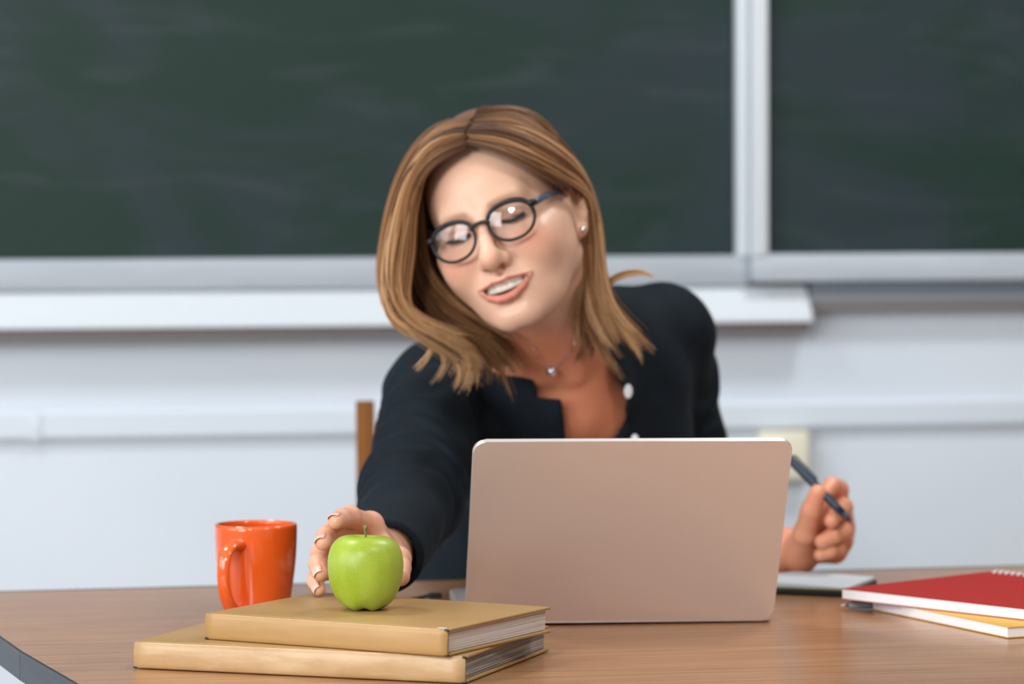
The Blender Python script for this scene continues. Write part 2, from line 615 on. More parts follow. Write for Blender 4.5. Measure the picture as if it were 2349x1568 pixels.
M['red'] = mat('red_notebook_cover', lin(168, 30, 22), 0.55, 0, 0.25)
M['yellow'] = mat('yellow_notebook_cover', lin(222, 168, 60), 0.5)
M['paper'] = mat('white_paper', lin(236, 236, 240), 0.7)
bump(M['paper'], scale=(1, 1, 300), nscale=4, strength=0.3, dist=0.0006)
M['page_blue'] = mat('pale_blue_grey_page', lin(206, 214, 220), 0.7)
M['olive'] = mat('olive_page_edge', lin(116, 112, 30), 0.6)
M['black'] = mat('black_cover', lin(22, 22, 24), 0.5)
M['coil'] = mat('white_coil', lin(232, 228, 232), 0.35)
M['navy'] = mat('navy_pen_plastic', lin(3, 34, 58), 0.4)
M['greypen'] = mat('grey_pen_plastic', lin(150, 158, 166), 0.35)
m = M['chairwood'] = mat('varnished_brown_wood', lin(142, 86, 28), 0.35)
noise_col(m, [lin(104, 60, 10), lin(138, 84, 20)], scale=(18, 18, 1.5), nscale=4)

# ------------------------------------------------------------------ the room
YW = 4.733                       # face of the wall behind the desk
def struct(o):
    o['kind'] = 'structure'
    return o

struct(box('wall_back', (-2.95, YW, 0), (3.35, YW + 0.15, 3.0), M['wall']))
struct(box('floor', (-2.95, -2.35, -0.1), (3.35, YW + 0.15, 0), M['floor']))
struct(box('ceiling', (-2.95, -2.35, 3.0), (3.35, YW + 0.15, 3.12), M['ceiling']))
struct(box('wall_right', (3.2, -2.35, 0), (3.35, YW, 3.0), M['wall_tan']))
struct(box('wall_front', (-2.95, -2.35, 0), (3.2, -2.2, 3.0), M['wall']))
wins = [(-0.75, 0.95), (1.45, 3.15)]
bm = bmesh.new()
add_box(bm, (-2.95, -2.2, 0), (-2.8, YW, 0.9))
add_box(bm, (-2.95, -2.2, 2.6), (-2.8, YW, 3.0))
for a, b in ((-2.2, wins[0][0]), (wins[0][1], wins[1][0]), (wins[1][1], YW)):
    add_box(bm, (-2.95, a, 0.9), (-2.8, b, 2.6))
struct(bm_obj('wall_left', bm, M['wall']))
g = bpy.data.materials.new('window_glass'); g.use_nodes = True; M['glass'] = g
nt = g.node_tree; nt.nodes.remove(nt.nodes['Principled BSDF'])
tr = nt.nodes.new('ShaderNodeBsdfTransparent'); gl = nt.nodes.new('ShaderNodeBsdfGlossy'); gl.inputs['Roughness'].default_value = 0.02
fr = nt.nodes.new('ShaderNodeFresnel'); fr.inputs['IOR'].default_value = 1.38; ms = nt.nodes.new('ShaderNodeMixShader')
nt.links.new(fr.outputs[0], ms.inputs[0]); nt.links.new(tr.outputs[0], ms.inputs[1]); nt.links.new(gl.outputs[0], ms.inputs[2])
nt.links.new(ms.outputs[0], nt.nodes['Material Output'].inputs['Surface'])
for i, (a, b) in enumerate(wins):
    w_ = struct(empty('window_%d' % (i + 1), (-2.875, (a + b) / 2, 0.9)))
    h_ = (b - a) / 2
    bm = bmesh.new()
    add_box(bm, (-0.04, -h_, 0), (0.04, h_, 0.06)); add_box(bm, (-0.04, -h_, 1.64), (0.04, h_, 1.7))
    for y in (-h_, -0.03, h_ - 0.06): add_box(bm, (-0.04, y, 0.06), (0.04, y + 0.06, 1.64))
    bm_obj('window_frame', bm, M['white'], w_)
    box('pane', (-0.004, -h_ + 0.06, 0.06), (0.004, -0.03, 1.64), M['glass'], w_)
    box('pane', (-0.004, 0.03, 0.06), (0.004, h_ - 0.06, 1.64), M['glass'], w_)

# ceiling lamps: round white housings the lights hang under, the first one an addition
V, F_ = lathe([(0, 0.1), (0.26, 0.1), (0.27, 0.08), (0.27, 0.03), (0.25, 0.02), (0.25, 0.04), (0, 0.04)], 40)
for i, (x, y, ly) in enumerate(((-1.35, -0.9, 'at the back of the class, left, added for frontal light'), (1.35, 1.3, 'nearest the right wall, over the class'), (-0.6, 3.4, 'near the chalkboard wall, left'), (1.6, 3.5, 'near the chalkboard wall, right'))):
    o = mesh_obj('ceiling_lamp', V, F_, M['white'], None, True, (x, y, 2.9))
    tag(o, 'round white ceiling lamp ' + ly, 'lamp', 'round ceiling lamps')

# --- chalkboards
def board(loc, label, x0, x1, z0, z1, rail_h, stile, proud):
    """front face of the slate at local y = -proud; rail along the bottom, one stile at the side where the boards meet"""
    t = tag(empty('chalkboard', loc), label, 'chalkboard')
    box('slate_panel', (x0, -proud + 0.012, z0), (x1, -0.002, z1), M['slate'], t)
    bm = bmesh.new()
    add_box(bm, (x0 - (stile[1] if stile[0] < 0 else 0), -proud - 0.008, z0 - rail_h), (x1 + (stile[1] if stile[0] > 0 else 0), -0.002, z0), 0.004)
    bm_obj('bottom_rail', bm, M['alu'], t, 40)
    xs = (x0 - stile[1], x0) if stile[0] < 0 else (x1, x1 + stile[1])
    box('side_stile', (xs[0], -proud - 0.012, z0 - 0.002), (xs[1], -0.002, z1), M['stile'], t, 0.003)
    box('top_rail', (x0, -proud - 0.008, z1), (x1, -0.002, z1 + rail_h), M['alu'], t, 0.004)
    return t

b1 = board((0, YW, 0), 'wide green chalkboard behind the woman, smeared with wiped chalk', -2.3, 1.1457, 1.0975, 2.3, 0.047, (1, 0.0183), 0.03)
b2 = board((0, YW, 0), 'narrow dark chalkboard wing right of the white upright', 1.188, 2.5, 1.0995, 2.3, 0.043, (-1, 0.0235), 0.055)
box('under_rail', (1.262, -0.045, 1.0375), (2.5, -0.004, 1.0555), M['shade_rail'], b2, 0.002)
box('middle_rail', (1.262, -0.04, 1.0255), (2.5, -0.004, 1.037), M['grey_rail'], b2, 0.002)
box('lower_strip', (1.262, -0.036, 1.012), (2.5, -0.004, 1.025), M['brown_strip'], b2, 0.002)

# --- white chalk ledge under the wide board
t = tag(empty('chalk_ledge', (0, YW, 0)), 'long white sloping ledge on the wall under the wide chalkboard', 'ledge')
bm = bmesh.new()
profile_x(bm, [(-0.002, 1.0495), (-0.03, 1.049), (-0.062, 1.003), (-0.064, 0.996), (-0.058, 0.994), (-0.002, 0.995)], -2.3, 1.255)
bm_obj('ledge_body', bm, M['white'], t)
bm = bmesh.new()
profile_x(bm, [(-0.002, 1.0465), (-0.028, 1.046), (-0.059, 1.003), (-0.06, 0.9945), (-0.002, 0.9955)], 1.2551, 1.259)
bm_obj('end_cap', bm, M['duct'], t)
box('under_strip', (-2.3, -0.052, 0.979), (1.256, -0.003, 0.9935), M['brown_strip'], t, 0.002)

# --- cable trunking with a joint cover, and a cream socket under it
t = tag(empty('cable_trunking', (0, YW, 0)), 'white cable trunking running along the wall below the ledge', 'trunking')
for xa, xb in ((-2.6, 0.074), (0.0745, 3.1)):
    bm = bmesh.new()
    profile_x(bm, [(-0.002, 0.874), (-0.010, 0.872), (-0.014, 0.866), (-0.014, 0.834), (-0.012, 0.829), (-0.002, 0.829)], xa, xb)
    bm_obj('trunking_length', bm, M['duct'], t)
box('joint_cover', (0.070, -0.0165, 0.8275), (0.086, -0.0145, 0.868), M['duct'], t, 0.0008)
t = tag(empty('power_socket', (1.222, YW, 0.79)), 'cream power socket on the wall just under the trunking, behind the laptop', 'socket')
box('backbox', (-0.04, -0.034, -0.042), (0.04, -0.002, 0.036), M['cream'], t, 0.005)
box('faceplate', (-0.036, -0.0385, -0.038), (0.036, -0.0345, 0.032), M['cream'], t, 0.002)

# ------------------------------------------------------------------ the desk
def Wxy(x, y): p = W((x, y, 0)); return (p[0], p[1])
desk_o = W((0.25, 3.0, 0))
desk = tag(empty('teacher_desk', tuple(desk_o)), 'wood laminate desk with dark grey edging the woman sits at', 'desk')
outl = [(-0.37, 2.672), (-0.315, 2.53), (-0.26, 2.42), (-0.19, 2.35), (-0.09, 2.31), (0.05, 2.31), (0.95, 2.48), (1.02, 2.56), (0.83, 3.636), (-0.62, 3.362), (-0.594, 3.27), (-0.538, 3.13), (-0.4935, 3.006), (-0.453, 2.888)]
dl = [(Wxy(*p)[0] - desk_o[0], Wxy(*p)[1] - desk_o[1]) for p in outl]
bm = bmesh.new(); prism(bm, dl, 0.7255, 0.75)
bm_obj('desktop', bm, M['wood'], desk)
ctr = np.mean(dl, 0)


def off(pts, d):
    """outline moved outwards by d"""
    P = np.array(pts); n = len(P); out = []
    for i in range(n):
        a, b = P[i] - P[i - 1], P[(i + 1) % n] - P[i]
        na, nb_ = np.array([a[1], -a[0]]) / np.linalg.norm(a), np.array([b[1], -b[0]]) / np.linalg.norm(b)
        v = na + nb_
        out.append(P[i] + v * d / max(0.4, (v @ v) / 2))
    return [tuple(p) for p in out]


def band(idx, name, z0, z1, d0, d1, m, gap=0.0):
    A, B = off(dl, d0), off(dl, d1)
    a = [np.array(A[i % len(dl)]) for i in idx]; b = [np.array(B[i % len(dl)]) for i in idx]
    for arr in (a, b):
        if gap:
            arr[0] = arr[0] + (arr[1] - arr[0]) * gap / np.linalg.norm(arr[1] - arr[0])
            arr[-1] = arr[-1] + (arr[-2] - arr[-1]) * gap / np.linalg.norm(arr[-2] - arr[-1])
    bm = bmesh.new()
    prism(bm, [tuple(p) for p in a] + [tuple(p) for p in reversed(b)], z0, z1)
    return bm_obj(name, bm, m, desk)


for idx in (list(range(9, 14)), [13, 14, 15, 16, 17, 18, 19, 20], [6, 7, 8], [8, 9]):
    band(idx, 'edge_band', 0.7235, 0.7475, 0.0006, 0.0032, M['edge'], 0.0007)
    band(idx, 'edge_bead', 0.7476, 0.7504, 0.0006, 0.0036, M['edge_black'], 0.0002)
for x, y in ((-0.18, 2.52), (0.82, 2.68), (0.66, 3.5), (-0.33, 3.3)):
    q = np.array(Wxy(x, y)) - desk_o[:2]
    bm = bmesh.new(); add_box(bm, (q[0] - 0.025, q[1] - 0.025, 0.0), (q[0] + 0.025, q[1] + 0.025, 0.7253), 0.004)
    bm_obj('leg', bm, M['black_metal'], desk, 40)
for (xa, ya), (xb, yb) in (((-0.155, 2.524), (0.795, 2.676)), ((-0.3, 3.305), (0.63, 3.495))):
    a, b = np.array(Wxy(xa, ya)) - desk_o[:2], np.array(Wxy(xb, yb)) - desk_o[:2]
    d = b - a; n_ = np.array([-d[1], d[0]]) / np.linalg.norm(d) * 0.012
    bm = bmesh.new(); prism(bm, [tuple(a + n_), tuple(a - n_), tuple(b - n_), tuple(b + n_)], 0.665, 0.7253)
    bm_obj('apron', bm, M['black_metal'], desk)

ZT = 0.7506
# ------------------------------------------------------------------ books
def book(name, A, ang, length, width, thick, z, label, mats, seed, round_=0.0):
    """A = spine corner seen at the left, ang = heading of the spine in the working frame"""
    p = W((A[0], A[1], 0))
    t = tag(empty(name, (p[0], p[1], z), math.radians(ang) + YAW), label, 'book', 'tan hardback books under the apple')
    bt = 0.0026
    for k, (za, zb) in enumerate(((0.0, bt), (thick - bt, thick))):
        bm = bmesh.new()
        add_box(bm, (0, 0.0075, za), (length, width, zb), 0.0011, 3)
        bm_obj('cover_board', bm, mats[0], t, 40)
    # spine: one strip wrapping from board to board with a shallow joint groove
    pr = [(0.0085, 0.0002), (0.006, 0.0008), (0.0035, 0.0001), (0.0012, 0.0002), (0.0, 0.0016)]
    n = 6
    side = [(-0.0012 * math.sin(PI * i / n) * round_, 0.0016 + (thick - 0.0032) * i / n) for i in range(1, n)]
    top = [(y, thick - zz) for y, zz in reversed(pr)]
    outer = pr + side + top
    inner = [(0.0085, thick - 0.0018), (0.003, thick - 0.002), (0.0022, thick / 2), (0.003, 0.002), (0.0085, 0.0018)]
    r = np.random.default_rng(seed)
    nx = 24
    poly = outer + inner
    V, F_ = [], []
    wob = r.normal(0, 0.00018, (nx + 1, len(poly)))
    for i in range(nx + 1):
        x = 0.0002 + (length - 0.0004) * i / nx
        for k, (y, zz) in enumerate(poly):
            w = wob[i, k] if 4 <= k < len(outer) - 4 else 0
            V.append((x, y + w, zz))
    m_ = len(poly)
    for i in range(nx):
        for k in range(m_):
            F_.append((i * m_ + k, (i + 1) * m_ + k, (i + 1) * m_ + (k + 1) % m_, i * m_ + (k + 1) % m_))
    F_.append(tuple(range(m_))); F_.append(tuple(nx * m_ + k for k in reversed(range(m_))))
    mesh_obj('spine', V, F_, mats[1], t, True)
    # page block: leaves bundled in signatures, ends slightly uneven
    bm = bmesh.new()
    ns = 9
    for k in range(ns):
        za = bt + 0.0003 + (thick - 2 * bt - 0.0006) * k / ns
        zb = bt + 0.0003 + (thick - 2 * bt - 0.0006) * (k + 1) / ns
        j = r.uniform(0, 0.0007)
        add_box(bm, (0.0035 - j, 0.0095, za), (length - 0.0042 + j, width - 0.004 + j, zb), 0.0002, 1)
    bm_obj('page_block', bm, mats[2], t)
    # worn black corners of the spine
    for (x, zz) in ((length - 0.001, thick - 0.0012), (length - 0.001, 0.0012), (0.001, 0.0012)):
        V, F_ = lathe([(0, -0.0016), (0.0014, -0.0012), (0.0019, 0), (0.0014, 0.0012), (0, 0.0016)], 10)
        V = [(x + a * 1.25 + r.normal(0, 0.0002), 0.0013 + b * 0.9, zz + c * 0.85) for a, b, c in V]
        mesh_obj('worn_corner', V, F_, mats[3], t, True)
    return t


TB1, TB2 = 0.0235, 0.0235
book('hardback_book', (-0.3362, 2.7695), -19.6, 0.313, 0.221, TB1, ZT, 'lower, longer tan hardback book lying on the desk, its page edges grey', (M['buckram'], M['buckram_pale'], M['pages_grey'], M['wear']), 3, 1.0)
bk = book('hardback_book', (-0.2742, 2.7835), -29.6, 0.2505, 0.183, TB2, ZT + TB1 + 0.0002, 'upper tan hardback book with white page edges, the green apple on its cover', (M['buckram'], M['spine_tan'], M['pages'], M['wear']), 5, 0.7)
V, F_ = lathe([(0, 0.0005), (0.003, 0.0004), (0.0042, 0)], 9)
mesh_obj('torn_chip', [(0.2462 + a * 1.3 - 0.004, 0.006 + b * 0.55, TB2 + 0.00005 + c) for a, b, c in V], F_, M['chip'], bk, True)
ZB = ZT + TB1 + TB2 + 0.0004

# ------------------------------------------------------------------ apple
pa = W((-0.1325, 2.803, 0))
apple = tag(empty('apple', (pa[0], pa[1], ZB), YAW), 'green apple standing on the upper tan book', 'apple')
ctrl = [(0.0, 0.0048), (0.005, 0.0036), (0.010, 0.0005), (0.0145, 0.0002), (0.0215, 0.0038), (0.0280, 0.0125), (0.0322, 0.0240), (0.0338, 0.0355), (0.0334, 0.0460), (0.0302, 0.0560), (0.0235, 0.0628), (0.0155, 0.0648), (0.0090, 0.0628), (0.0040, 0.0575), (0.0, 0.0545)]
pr = catmull(ctrl, 44)
n = 72
V, F_ = lathe([(max(0, r), z) for r, z in pr[1:-1]], n)
Va = np.array(V)
ang = np.arctan2(Va[:, 1], Va[:, 0]); z = Va[:, 2]
lobe = np.cos(5 * (ang + 0.35))
s = 1 + lobe * (0.018 * np.clip((0.03 - z) / 0.03, 0, 1) + 0.012 * np.clip((z - 0.045) / 0.02, 0, 1)) + 0.012 * np.cos(ang - 0.6) + 0.008 * np.cos(2 * ang + 1)
Va[:, 0] *= s; Va[:, 1] *= s
Va[:, 2] += 0.0012 * lobe * np.clip((0.012 - z) / 0.012, 0, 1) + 0.0008 * np.cos(ang + 2.5) * np.clip((z - 0.05) / 0.015, 0, 1)
Va[:, 2] -= Va[:, 2].min()
nr = len(pr) - 2
F_.append(tuple(range(n))); F_.append(tuple((nr - 1) * n + k for k in reversed(range(n))))
mesh_obj('fruit', Va, F_, M['apple'], apple, True)
P = catmull([(0, 0, 0.0525), (0.0003, 0, 0.060), (0.0006, 0.0005, 0.067), (0.0004, 0.001, 0.0735), (-0.0001, 0.001, 0.0758)], 14)
V, F_ = tube(P, np.r_[np.linspace(0.0014, 0.0011, 9), 0.0012, 0.0014, 0.0018, 0.0021, 0.0016], 8)
mesh_obj('stem', V, F_, M['stem'], apple, True)

# ------------------------------------------------------------------ mug
pm = W((-0.2565, 3.125, 0))
mug = tag(empty('mug', (pm[0], pm[1], ZT), YAW), 'shiny orange ceramic mug behind the books', 'mug')
HM = 0.0955
ctrl = [(0.0, 0.0035), (0.020, 0.0032), (0.0245, 0.0), (0.0275, 0.0), (0.0305, 0.003), (0.0335, 0.016), (0.0368, 0.036), (0.0395, 0.058), (0.0408, 0.078), (0.0411, 0.090), (0.0409, HM - 0.0015), (0.0400, HM), (0.0388, HM - 0.0004), (0.0380, HM - 0.002), (0.0379, 0.078), (0.0366, 0.058), (0.0340, 0.036), (0.0306, 0.017), (0.0275, 0.009), (0.020, 0.0068), (0.0, 0.0066)]
V, F_ = lathe(catmull(ctrl, 90).clip(0), 72)
mesh_obj('body', V, F_, M['mug'], mug, True)
phi = math.radians(-90 - 24)    # the handle points at the class and a little to the left
hd = np.array([math.cos(phi), math.sin(phi)])
hp = [(0.0385, 0.0765), (0.047, 0.0775), (0.056, 0.0755), (0.0635, 0.069), (0.0668, 0.058), (0.0668, 0.045), (0.0635, 0.0325), (0.0575, 0.022), (0.049, 0.0145), (0.040, 0.0115), (0.0315, 0.0115)]
hp = catmull([(a, b) for a, b in hp], 40)
P3 = np.array([(hd[0] * a, hd[1] * a, b) for a, b in hp])
tn = np.cross(np.array([hd[0], hd[1], 0]), (0, 0, 1))
rad = 0.0078 + 0.0012 * np.cos(np.linspace(0, 2 * PI, 40)) + 0.002 * np.r_[np.linspace(1, 0, 6), np.zeros(28), np.linspace(0, 1, 6)]
V, F_ = [], []
T = np.gradient(P3, axis=0); T /= np.linalg.norm(T, axis=1)[:, None]
for i in range(40):
    nn = np.cross(T[i], tn)
    for k in range(14):
        a = 2 * PI * k / 14
        V.append(P3[i] + tn * math.cos(a) * rad[i] + nn * math.sin(a) * rad[i] * 0.55)
for i in range(39):
    for k in range(14):
        F_.append((i * 14 + k, i * 14 + (k + 1) % 14, (i + 1) * 14 + (k + 1) % 14, (i + 1) * 14 + k))
F_.append(tuple(range(13, -1, -1))); F_.append(tuple(39 * 14 + k for k in range(14)))
mesh_obj('handle', V, F_, M['mug'], mug, True)

# ------------------------------------------------------------------ laptop
pl = W((-0.0475, 3.052, 0))
lap = tag(empty('laptop', (pl[0], pl[1], ZT + 0.0019), math.radians(5.2) + YAW), 'open silver laptop seen from behind, standing on the desk', 'laptop')
LW, LD, LEAN = 0.3045, 0.2125, math.radians(30.2)
lap.rotation_euler = (0, math.radians(0.35), math.radians(5.2) + YAW)
bm = bmesh.new()
b, tp = prism(bm, rrect(LW, LD, 0.011), 0.0012, 0.0118)
bmesh.ops.bevel(bm, geom=[e for e in bm.edges if abs(e.verts[0].co.z - e.verts[1].co.z) < 1e-6], offset=0.0018, segments=2, affect='EDGES')
bm_obj('base', bm, M['laptop'], lap, 50)
bm = bmesh.new(); add_box(bm, (0.02, 0.03, 0.0119), (LW - 0.02, 0.118, 0.0122)); bm_obj('key_well', bm, M['hinge'], lap)
bm = bmesh.new()
for r_ in range(6):
    for k in range(14):
        x = 0.022 + k * 0.0187
        add_box(bm, (x, 0.033 + r_ * 0.014, 0.0123), (x + 0.0162, 0.045 + r_ * 0.014, 0.0131))
bm_obj('keys', bm, M['keys'], lap)['kind'] = 'stuff'
box('trackpad', (0.092, 0.128, 0.0119), (0.212, 0.203, 0.0122), M['laptop_edge'], lap, 0.0001, 1)
V, F_ = tube([(0.03, 0.0035, 0.0105), (LW - 0.03, 0.0035, 0.0105)], 0.0042, 14)
mesh_obj('hinge', V, F_, M['hinge'], lap, True)
lm = Matrix.Translation((0, 0.002, 0.0035)) @ Matrix.Rotation(math.radians(90) + LEAN, 4, 'X')
bm = bmesh.new()
prism(bm, rrect(LW, LD, 0.0125, 8), -0.0022, 0.0026)      # local z+ = the screen side before tilting
hz = [e for e in bm.edges if abs(e.verts[0].co.z - e.verts[1].co.z) < 1e-6]
bmesh.ops.bevel(bm, geom=hz, offset=0.0008, segments=3, affect='EDGES')
bmesh.ops.transform(bm, matrix=lm, verts=bm.verts)
bm_obj('lid', bm, M['laptop'], lap, 35)
bm = bmesh.new(); add_box(bm, (0.006, 0.010, -0.0026), (LW - 0.006, LD - 0.006, -0.0023))
bmesh.ops.transform(bm, matrix=lm, verts=bm.verts)
bm_obj('screen', bm, M['screen'], lap)
for x, y in ((0.02, 0.02), (LW - 0.02, 0.02), (0.02, LD - 0.02), (LW - 0.02, LD - 0.02)):
    V, F_ = lathe([(0, 0), (0.006, 0), (0.007, 0.0013), (0, 0.0013)], 16)
    mesh_obj('rubber_foot', [(x + a, y + b_, c) for a, b_, c in V], F_, M['hinge'], lap)

# power plug in the laptop's side
q = lap_q = onz(997, 1366, ZT + 0.006)
p = W(q)
plug = tag(empty('charging_cable', (p[0], p[1], 0), math.radians(5.2) + YAW), 'short black plug of a charging cable at the left side of the laptop', 'cable')
bm = bmesh.new(); add_box(bm, (-0.0065, -0.003, ZT + 0.0033), (0.0075, 0.003, ZT + 0.0093), 0.0012)
bm_obj('plug', bm, M['black'], plug, 40)
P = catmull([(-0.006, 0, ZT + 0.0063), (-0.016, -0.001, ZT + 0.0042), (-0.03, -0.004, ZT + 0.0021), (-0.045, -0.012, ZT + 0.0021), (-0.05, -0.03, ZT + 0.0021), (-0.035, -0.05, ZT + 0.0021)], 24)
V, F_ = tube(P, 0.0018, 8)
mesh_obj('cord', V, F_, M['black'], plug, True)

# ------------------------------------------------------------------ notebooks on the right
def slab(A, B, depth, z0, th, name, label, cat, covers, pages, ct=0.0008, group=None, inset=0.0015):
    """A -> B front edge in the working frame, depth runs back from it; cover below and above, pages between"""
    A, B = np.array(A[:2]), np.array(B[:2])
    d = B - A
    ln = np.linalg.norm(d)
    p = W((A[0], A[1], 0))
    t = tag(empty(name, (p[0], p[1], z0), math.atan2(d[1], d[0]) + YAW), label, cat, group)
    box('back_cover', (0, 0, 0), (ln, depth, ct), covers[0], t)
    box('page_block', (inset * 0.3, inset * 0.2, ct + 0.0001), (ln - inset, depth - inset, th - ct - 0.0001), pages, t)
    box('front_cover', (0, 0.0, th - ct), (ln, depth, th), covers[1], t)
    return t, ln


zy = 0.0105
hy = math.radians(-66)
Y1 = np.array([0.4666, 2.9475]); Y0 = Y1 - 0.25 * np.array([math.cos(hy), math.sin(hy)])
ye, ln = slab(Y0, Y1, 0.19, ZT, zy, 'notebook', 'yellow notebook lying under the red notebook, one white page corner showing', 'notebook', (M['yellow'], M['yellow']), M['paper'], group='notebooks at the right of the desk')
zr = ZT + zy + 0.0003
hr = math.radians(-48.8)
R0 = np.array([0.3335, 3.174])
red, lnr = slab(R0, R0 + 0.297 * np.array([math.cos(hr), math.sin(hr)]), 0.226, zr, 0.0112, 'notebook', 'red notebook with a white coil along its far edge, lying on the yellow one', 'notebook', (M['red'], M['red']), M['paper'], group='notebooks at the right of the desk')
parts = []
for k in range(34):                # the coil: one ring per hole
    x = 0.012 + k * 0.0082
    a = np.linspace(0, 2 * PI, 15)
    parts.append(tube(np.stack([x + 0.0016 * a / (2 * PI), 0.2265 + 0.0075 * np.cos(a), 0.0056 + 0.0075 * np.sin(a)], 1), 0.0011, 6))
V, F_ = join(parts)
o = mesh_obj('coil', V, F_, M['coil'], red, True)
o['label'] = 'white coil binding'

# small open planner under the woman's hand
hp_ = math.atan2(0.37, -0.93) - PI
f0 = np.array([0.352, 3.283]); e1 = np.array([0.93, -0.37]); e2 = np.array([0.37, 0.93])
p = W((*(f0 - 0.24 * e1), 0))
pln = tag(empty('open_planner', (p[0], p[1], ZT), math.atan2(-0.37, 0.93) + YAW), 'small open planner with pale pages and black cover under her hand, half behind the laptop', 'planner')
box('cover', (0, 0, 0), (0.24, 0.116, 0.0062), M['black'], pln, 0.0008)
for k, (xa, xb) in enumerate(((0.002, 0.1195), (0.1205, 0.238))):
    pts = [(xa + (xb - xa) * t, 0.0064 + 0.0058 * (1 - (2 * (t if k else 1 - t)) ** 2 * 0.12) * min(1, 0.35 + 3 * (t if k else 1 - t))) for t in np.linspace(0, 1, 14)]
    bm = bmesh.new()
    lo = [bm.verts.new((x, 0.002, 0.0063)) for x, _ in pts]; hi = [bm.verts.new((x, 0.002, z_)) for x, z_ in pts]
    lo2 = [bm.verts.new((x, 0.114, 0.0063)) for x, _ in pts]; hi2 = [bm.verts.new((x, 0.114, z_)) for x, z_ in pts]
    for i in range(13):
        for q in ((lo[i], lo[i + 1], hi[i + 1], hi[i]), (hi[i], hi[i + 1], hi2[i + 1], hi2[i]), (lo2[i + 1], lo2[i], hi2[i], hi2[i + 1]), (lo[i + 1], lo[i], lo2[i], lo2[i + 1])): bm.faces.new(q)
    bm.faces.new((lo[0], hi[0], hi2[0], lo2[0])); bm.faces.new((lo[-1], lo2[-1], hi2[-1], hi[-1]))
    bm_obj('page_stack', bm, M['page_blue'], pln, 30)
box('edge_strip', (0.001, 0.0004, 0.0063), (0.239, 0.0018, 0.0078), M['olive'], pln)

# grey pen half under the red notebook
a, b = onz(1942, 1388, ZT + 0.004), onz(2001, 1386, ZT + 0.004)
d = b - a; ang_ = math.atan2(d[1], d[0])
p = W((a[0], a[1], 0))
gp = tag(empty('pen', (p[0], p[1], ZT + 0.0042), math.radians(14) + YAW), 'grey pen lying under the left corner of the red notebook', 'pen')
V, F_ = tube([(0.002, 0, 0), (0.004, 0, 0), (0.05, 0, 0), (0.051, 0, 0)], [0.0026, 0.004, 0.004, 0.0034], 14); mesh_obj('barrel', V, F_, M['greypen'], gp, True)
V, F_ = tube([(-0.006, 0, 0), (0.002, 0, 0)], [0.0006, 0.0024], 10); mesh_obj('tip', V, F_, M['laptop_edge'], gp, True)

# ------------------------------------------------------------------ chair
cc = at(1150, 1300, 3.86)
pc = W((0.005, 3.955, 0))
chair = tag(empty('wooden_chair', (pc[0], pc[1], 0), YAW + math.radians(4)), 'varnished brown wooden chair the woman sits on, one back post showing beside her sleeve', 'chair')
bm = bmesh.new(); add_box(bm, (-0.21, -0.40, 0.43), (0.21, 0.0, 0.455), 0.01, 3); bm_obj('seat', bm, M['chairwood'], chair, 40)
for sx in (-1, 1):
    bm = bmesh.new()
    pts = [(-0.045, 0), (-0.005, 0), (0.0, 0.44), (0.028, 0.68), (0.05, 0.915), (0.044, 0.922), (0.018, 0.922), (-0.004, 0.68), (-0.035, 0.44)]
    profile_x(bm, [(y - 0.005, z_) for y, z_ in pts], sx * 0.19 - 0.0115, sx * 0.19 + 0.0115)
    bm_obj('back_post', bm, M['chairwood'], chair, 40)
    bm = bmesh.new(); add_box(bm, (sx * 0.185 - 0.018, -0.385, 0), (sx * 0.185 + 0.018, -0.349, 0.4298), 0.004); bm_obj('front_leg', bm, M['chairwood'], chair, 40)
    bm = bmesh.new(); add_box(bm, (sx * 0.185 - 0.01, -0.348, 0.2), (sx * 0.185 + 0.01, -0.03, 0.225), 0.003); bm_obj('stretcher', bm, M['chairwood'], chair, 40)
for za, zb, yy in ((0.775, 0.835, 0.015), (0.66, 0.70, 0.003), (0.55, 0.585, -0.008)):
    bm = bmesh.new(); add_box(bm, (-0.178, yy, za), (0.178, yy + 0.016, zb), 0.004); bm_obj('back_rail', bm, M['chairwood'], chair, 40)

# ================================================================== the woman
PO = np.array([0.06, 3.62, 0.0])                 # working-frame point under her seat
pp = W(PO)
person = tag(empty('person', (pp[0], pp[1], 0), YAW), 'smiling woman with shoulder-length light brown hair and dark blazer reaching for the apple', 'person')
f32 = lambda *a: np.array(a, np.float32)

# --- pose, read off the photograph
HS = 0.9665                                       # head size factor
rx, ry, rz = map(math.radians, (-6.0, -21.0, -14.0))
HX = np.array([[1, 0, 0], [0, math.cos(rx), -math.sin(rx)], [0, math.sin(rx), math.cos(rx)]])
HY = np.array([[math.cos(ry), 0, math.sin(ry)], [0, 1, 0], [-math.sin(ry), 0, math.cos(ry)]])
HZ = np.array([[math.cos(rz), -math.sin(rz), 0], [math.sin(rz), math.cos(rz), 0], [0, 0, 1]])
HR = HY @ HZ @ HX
HP = np.array([-0.0080, 3.30, 1.1448])
H = lambda *p: HP + HR @ (np.array(p, float) * HS)                # head-local -> working frame
toH = lambda P: ((P - HP.astype(np.float32)) @ HR.astype(np.float32)) / HS

NOTCH = at(1283, 838, 3.385)
NB = NOTCH + np.array([0.004, 0.052, 0.008])
NT = H(0, 0.026, -0.05)
SR, ER, WR = at(1005, 905, 3.47), at(948, 1130, 3.24), at(884, 1270, 3.035)
SL, EL, WL = at(1518, 772, 3.58), at(1590, 1200, 3.69), at(1790, 1263, 3.49)
RIB, CHEST = at(1295, 1080, 3.61), at(1300, 930, 3.535)
WAIST, PELV = at(1205, 1370, 3.69), at(1200, 1570, 3.79)
BR_, BL_ = at(1185, 1045, 3.52), at(1440, 1035, 3.55)

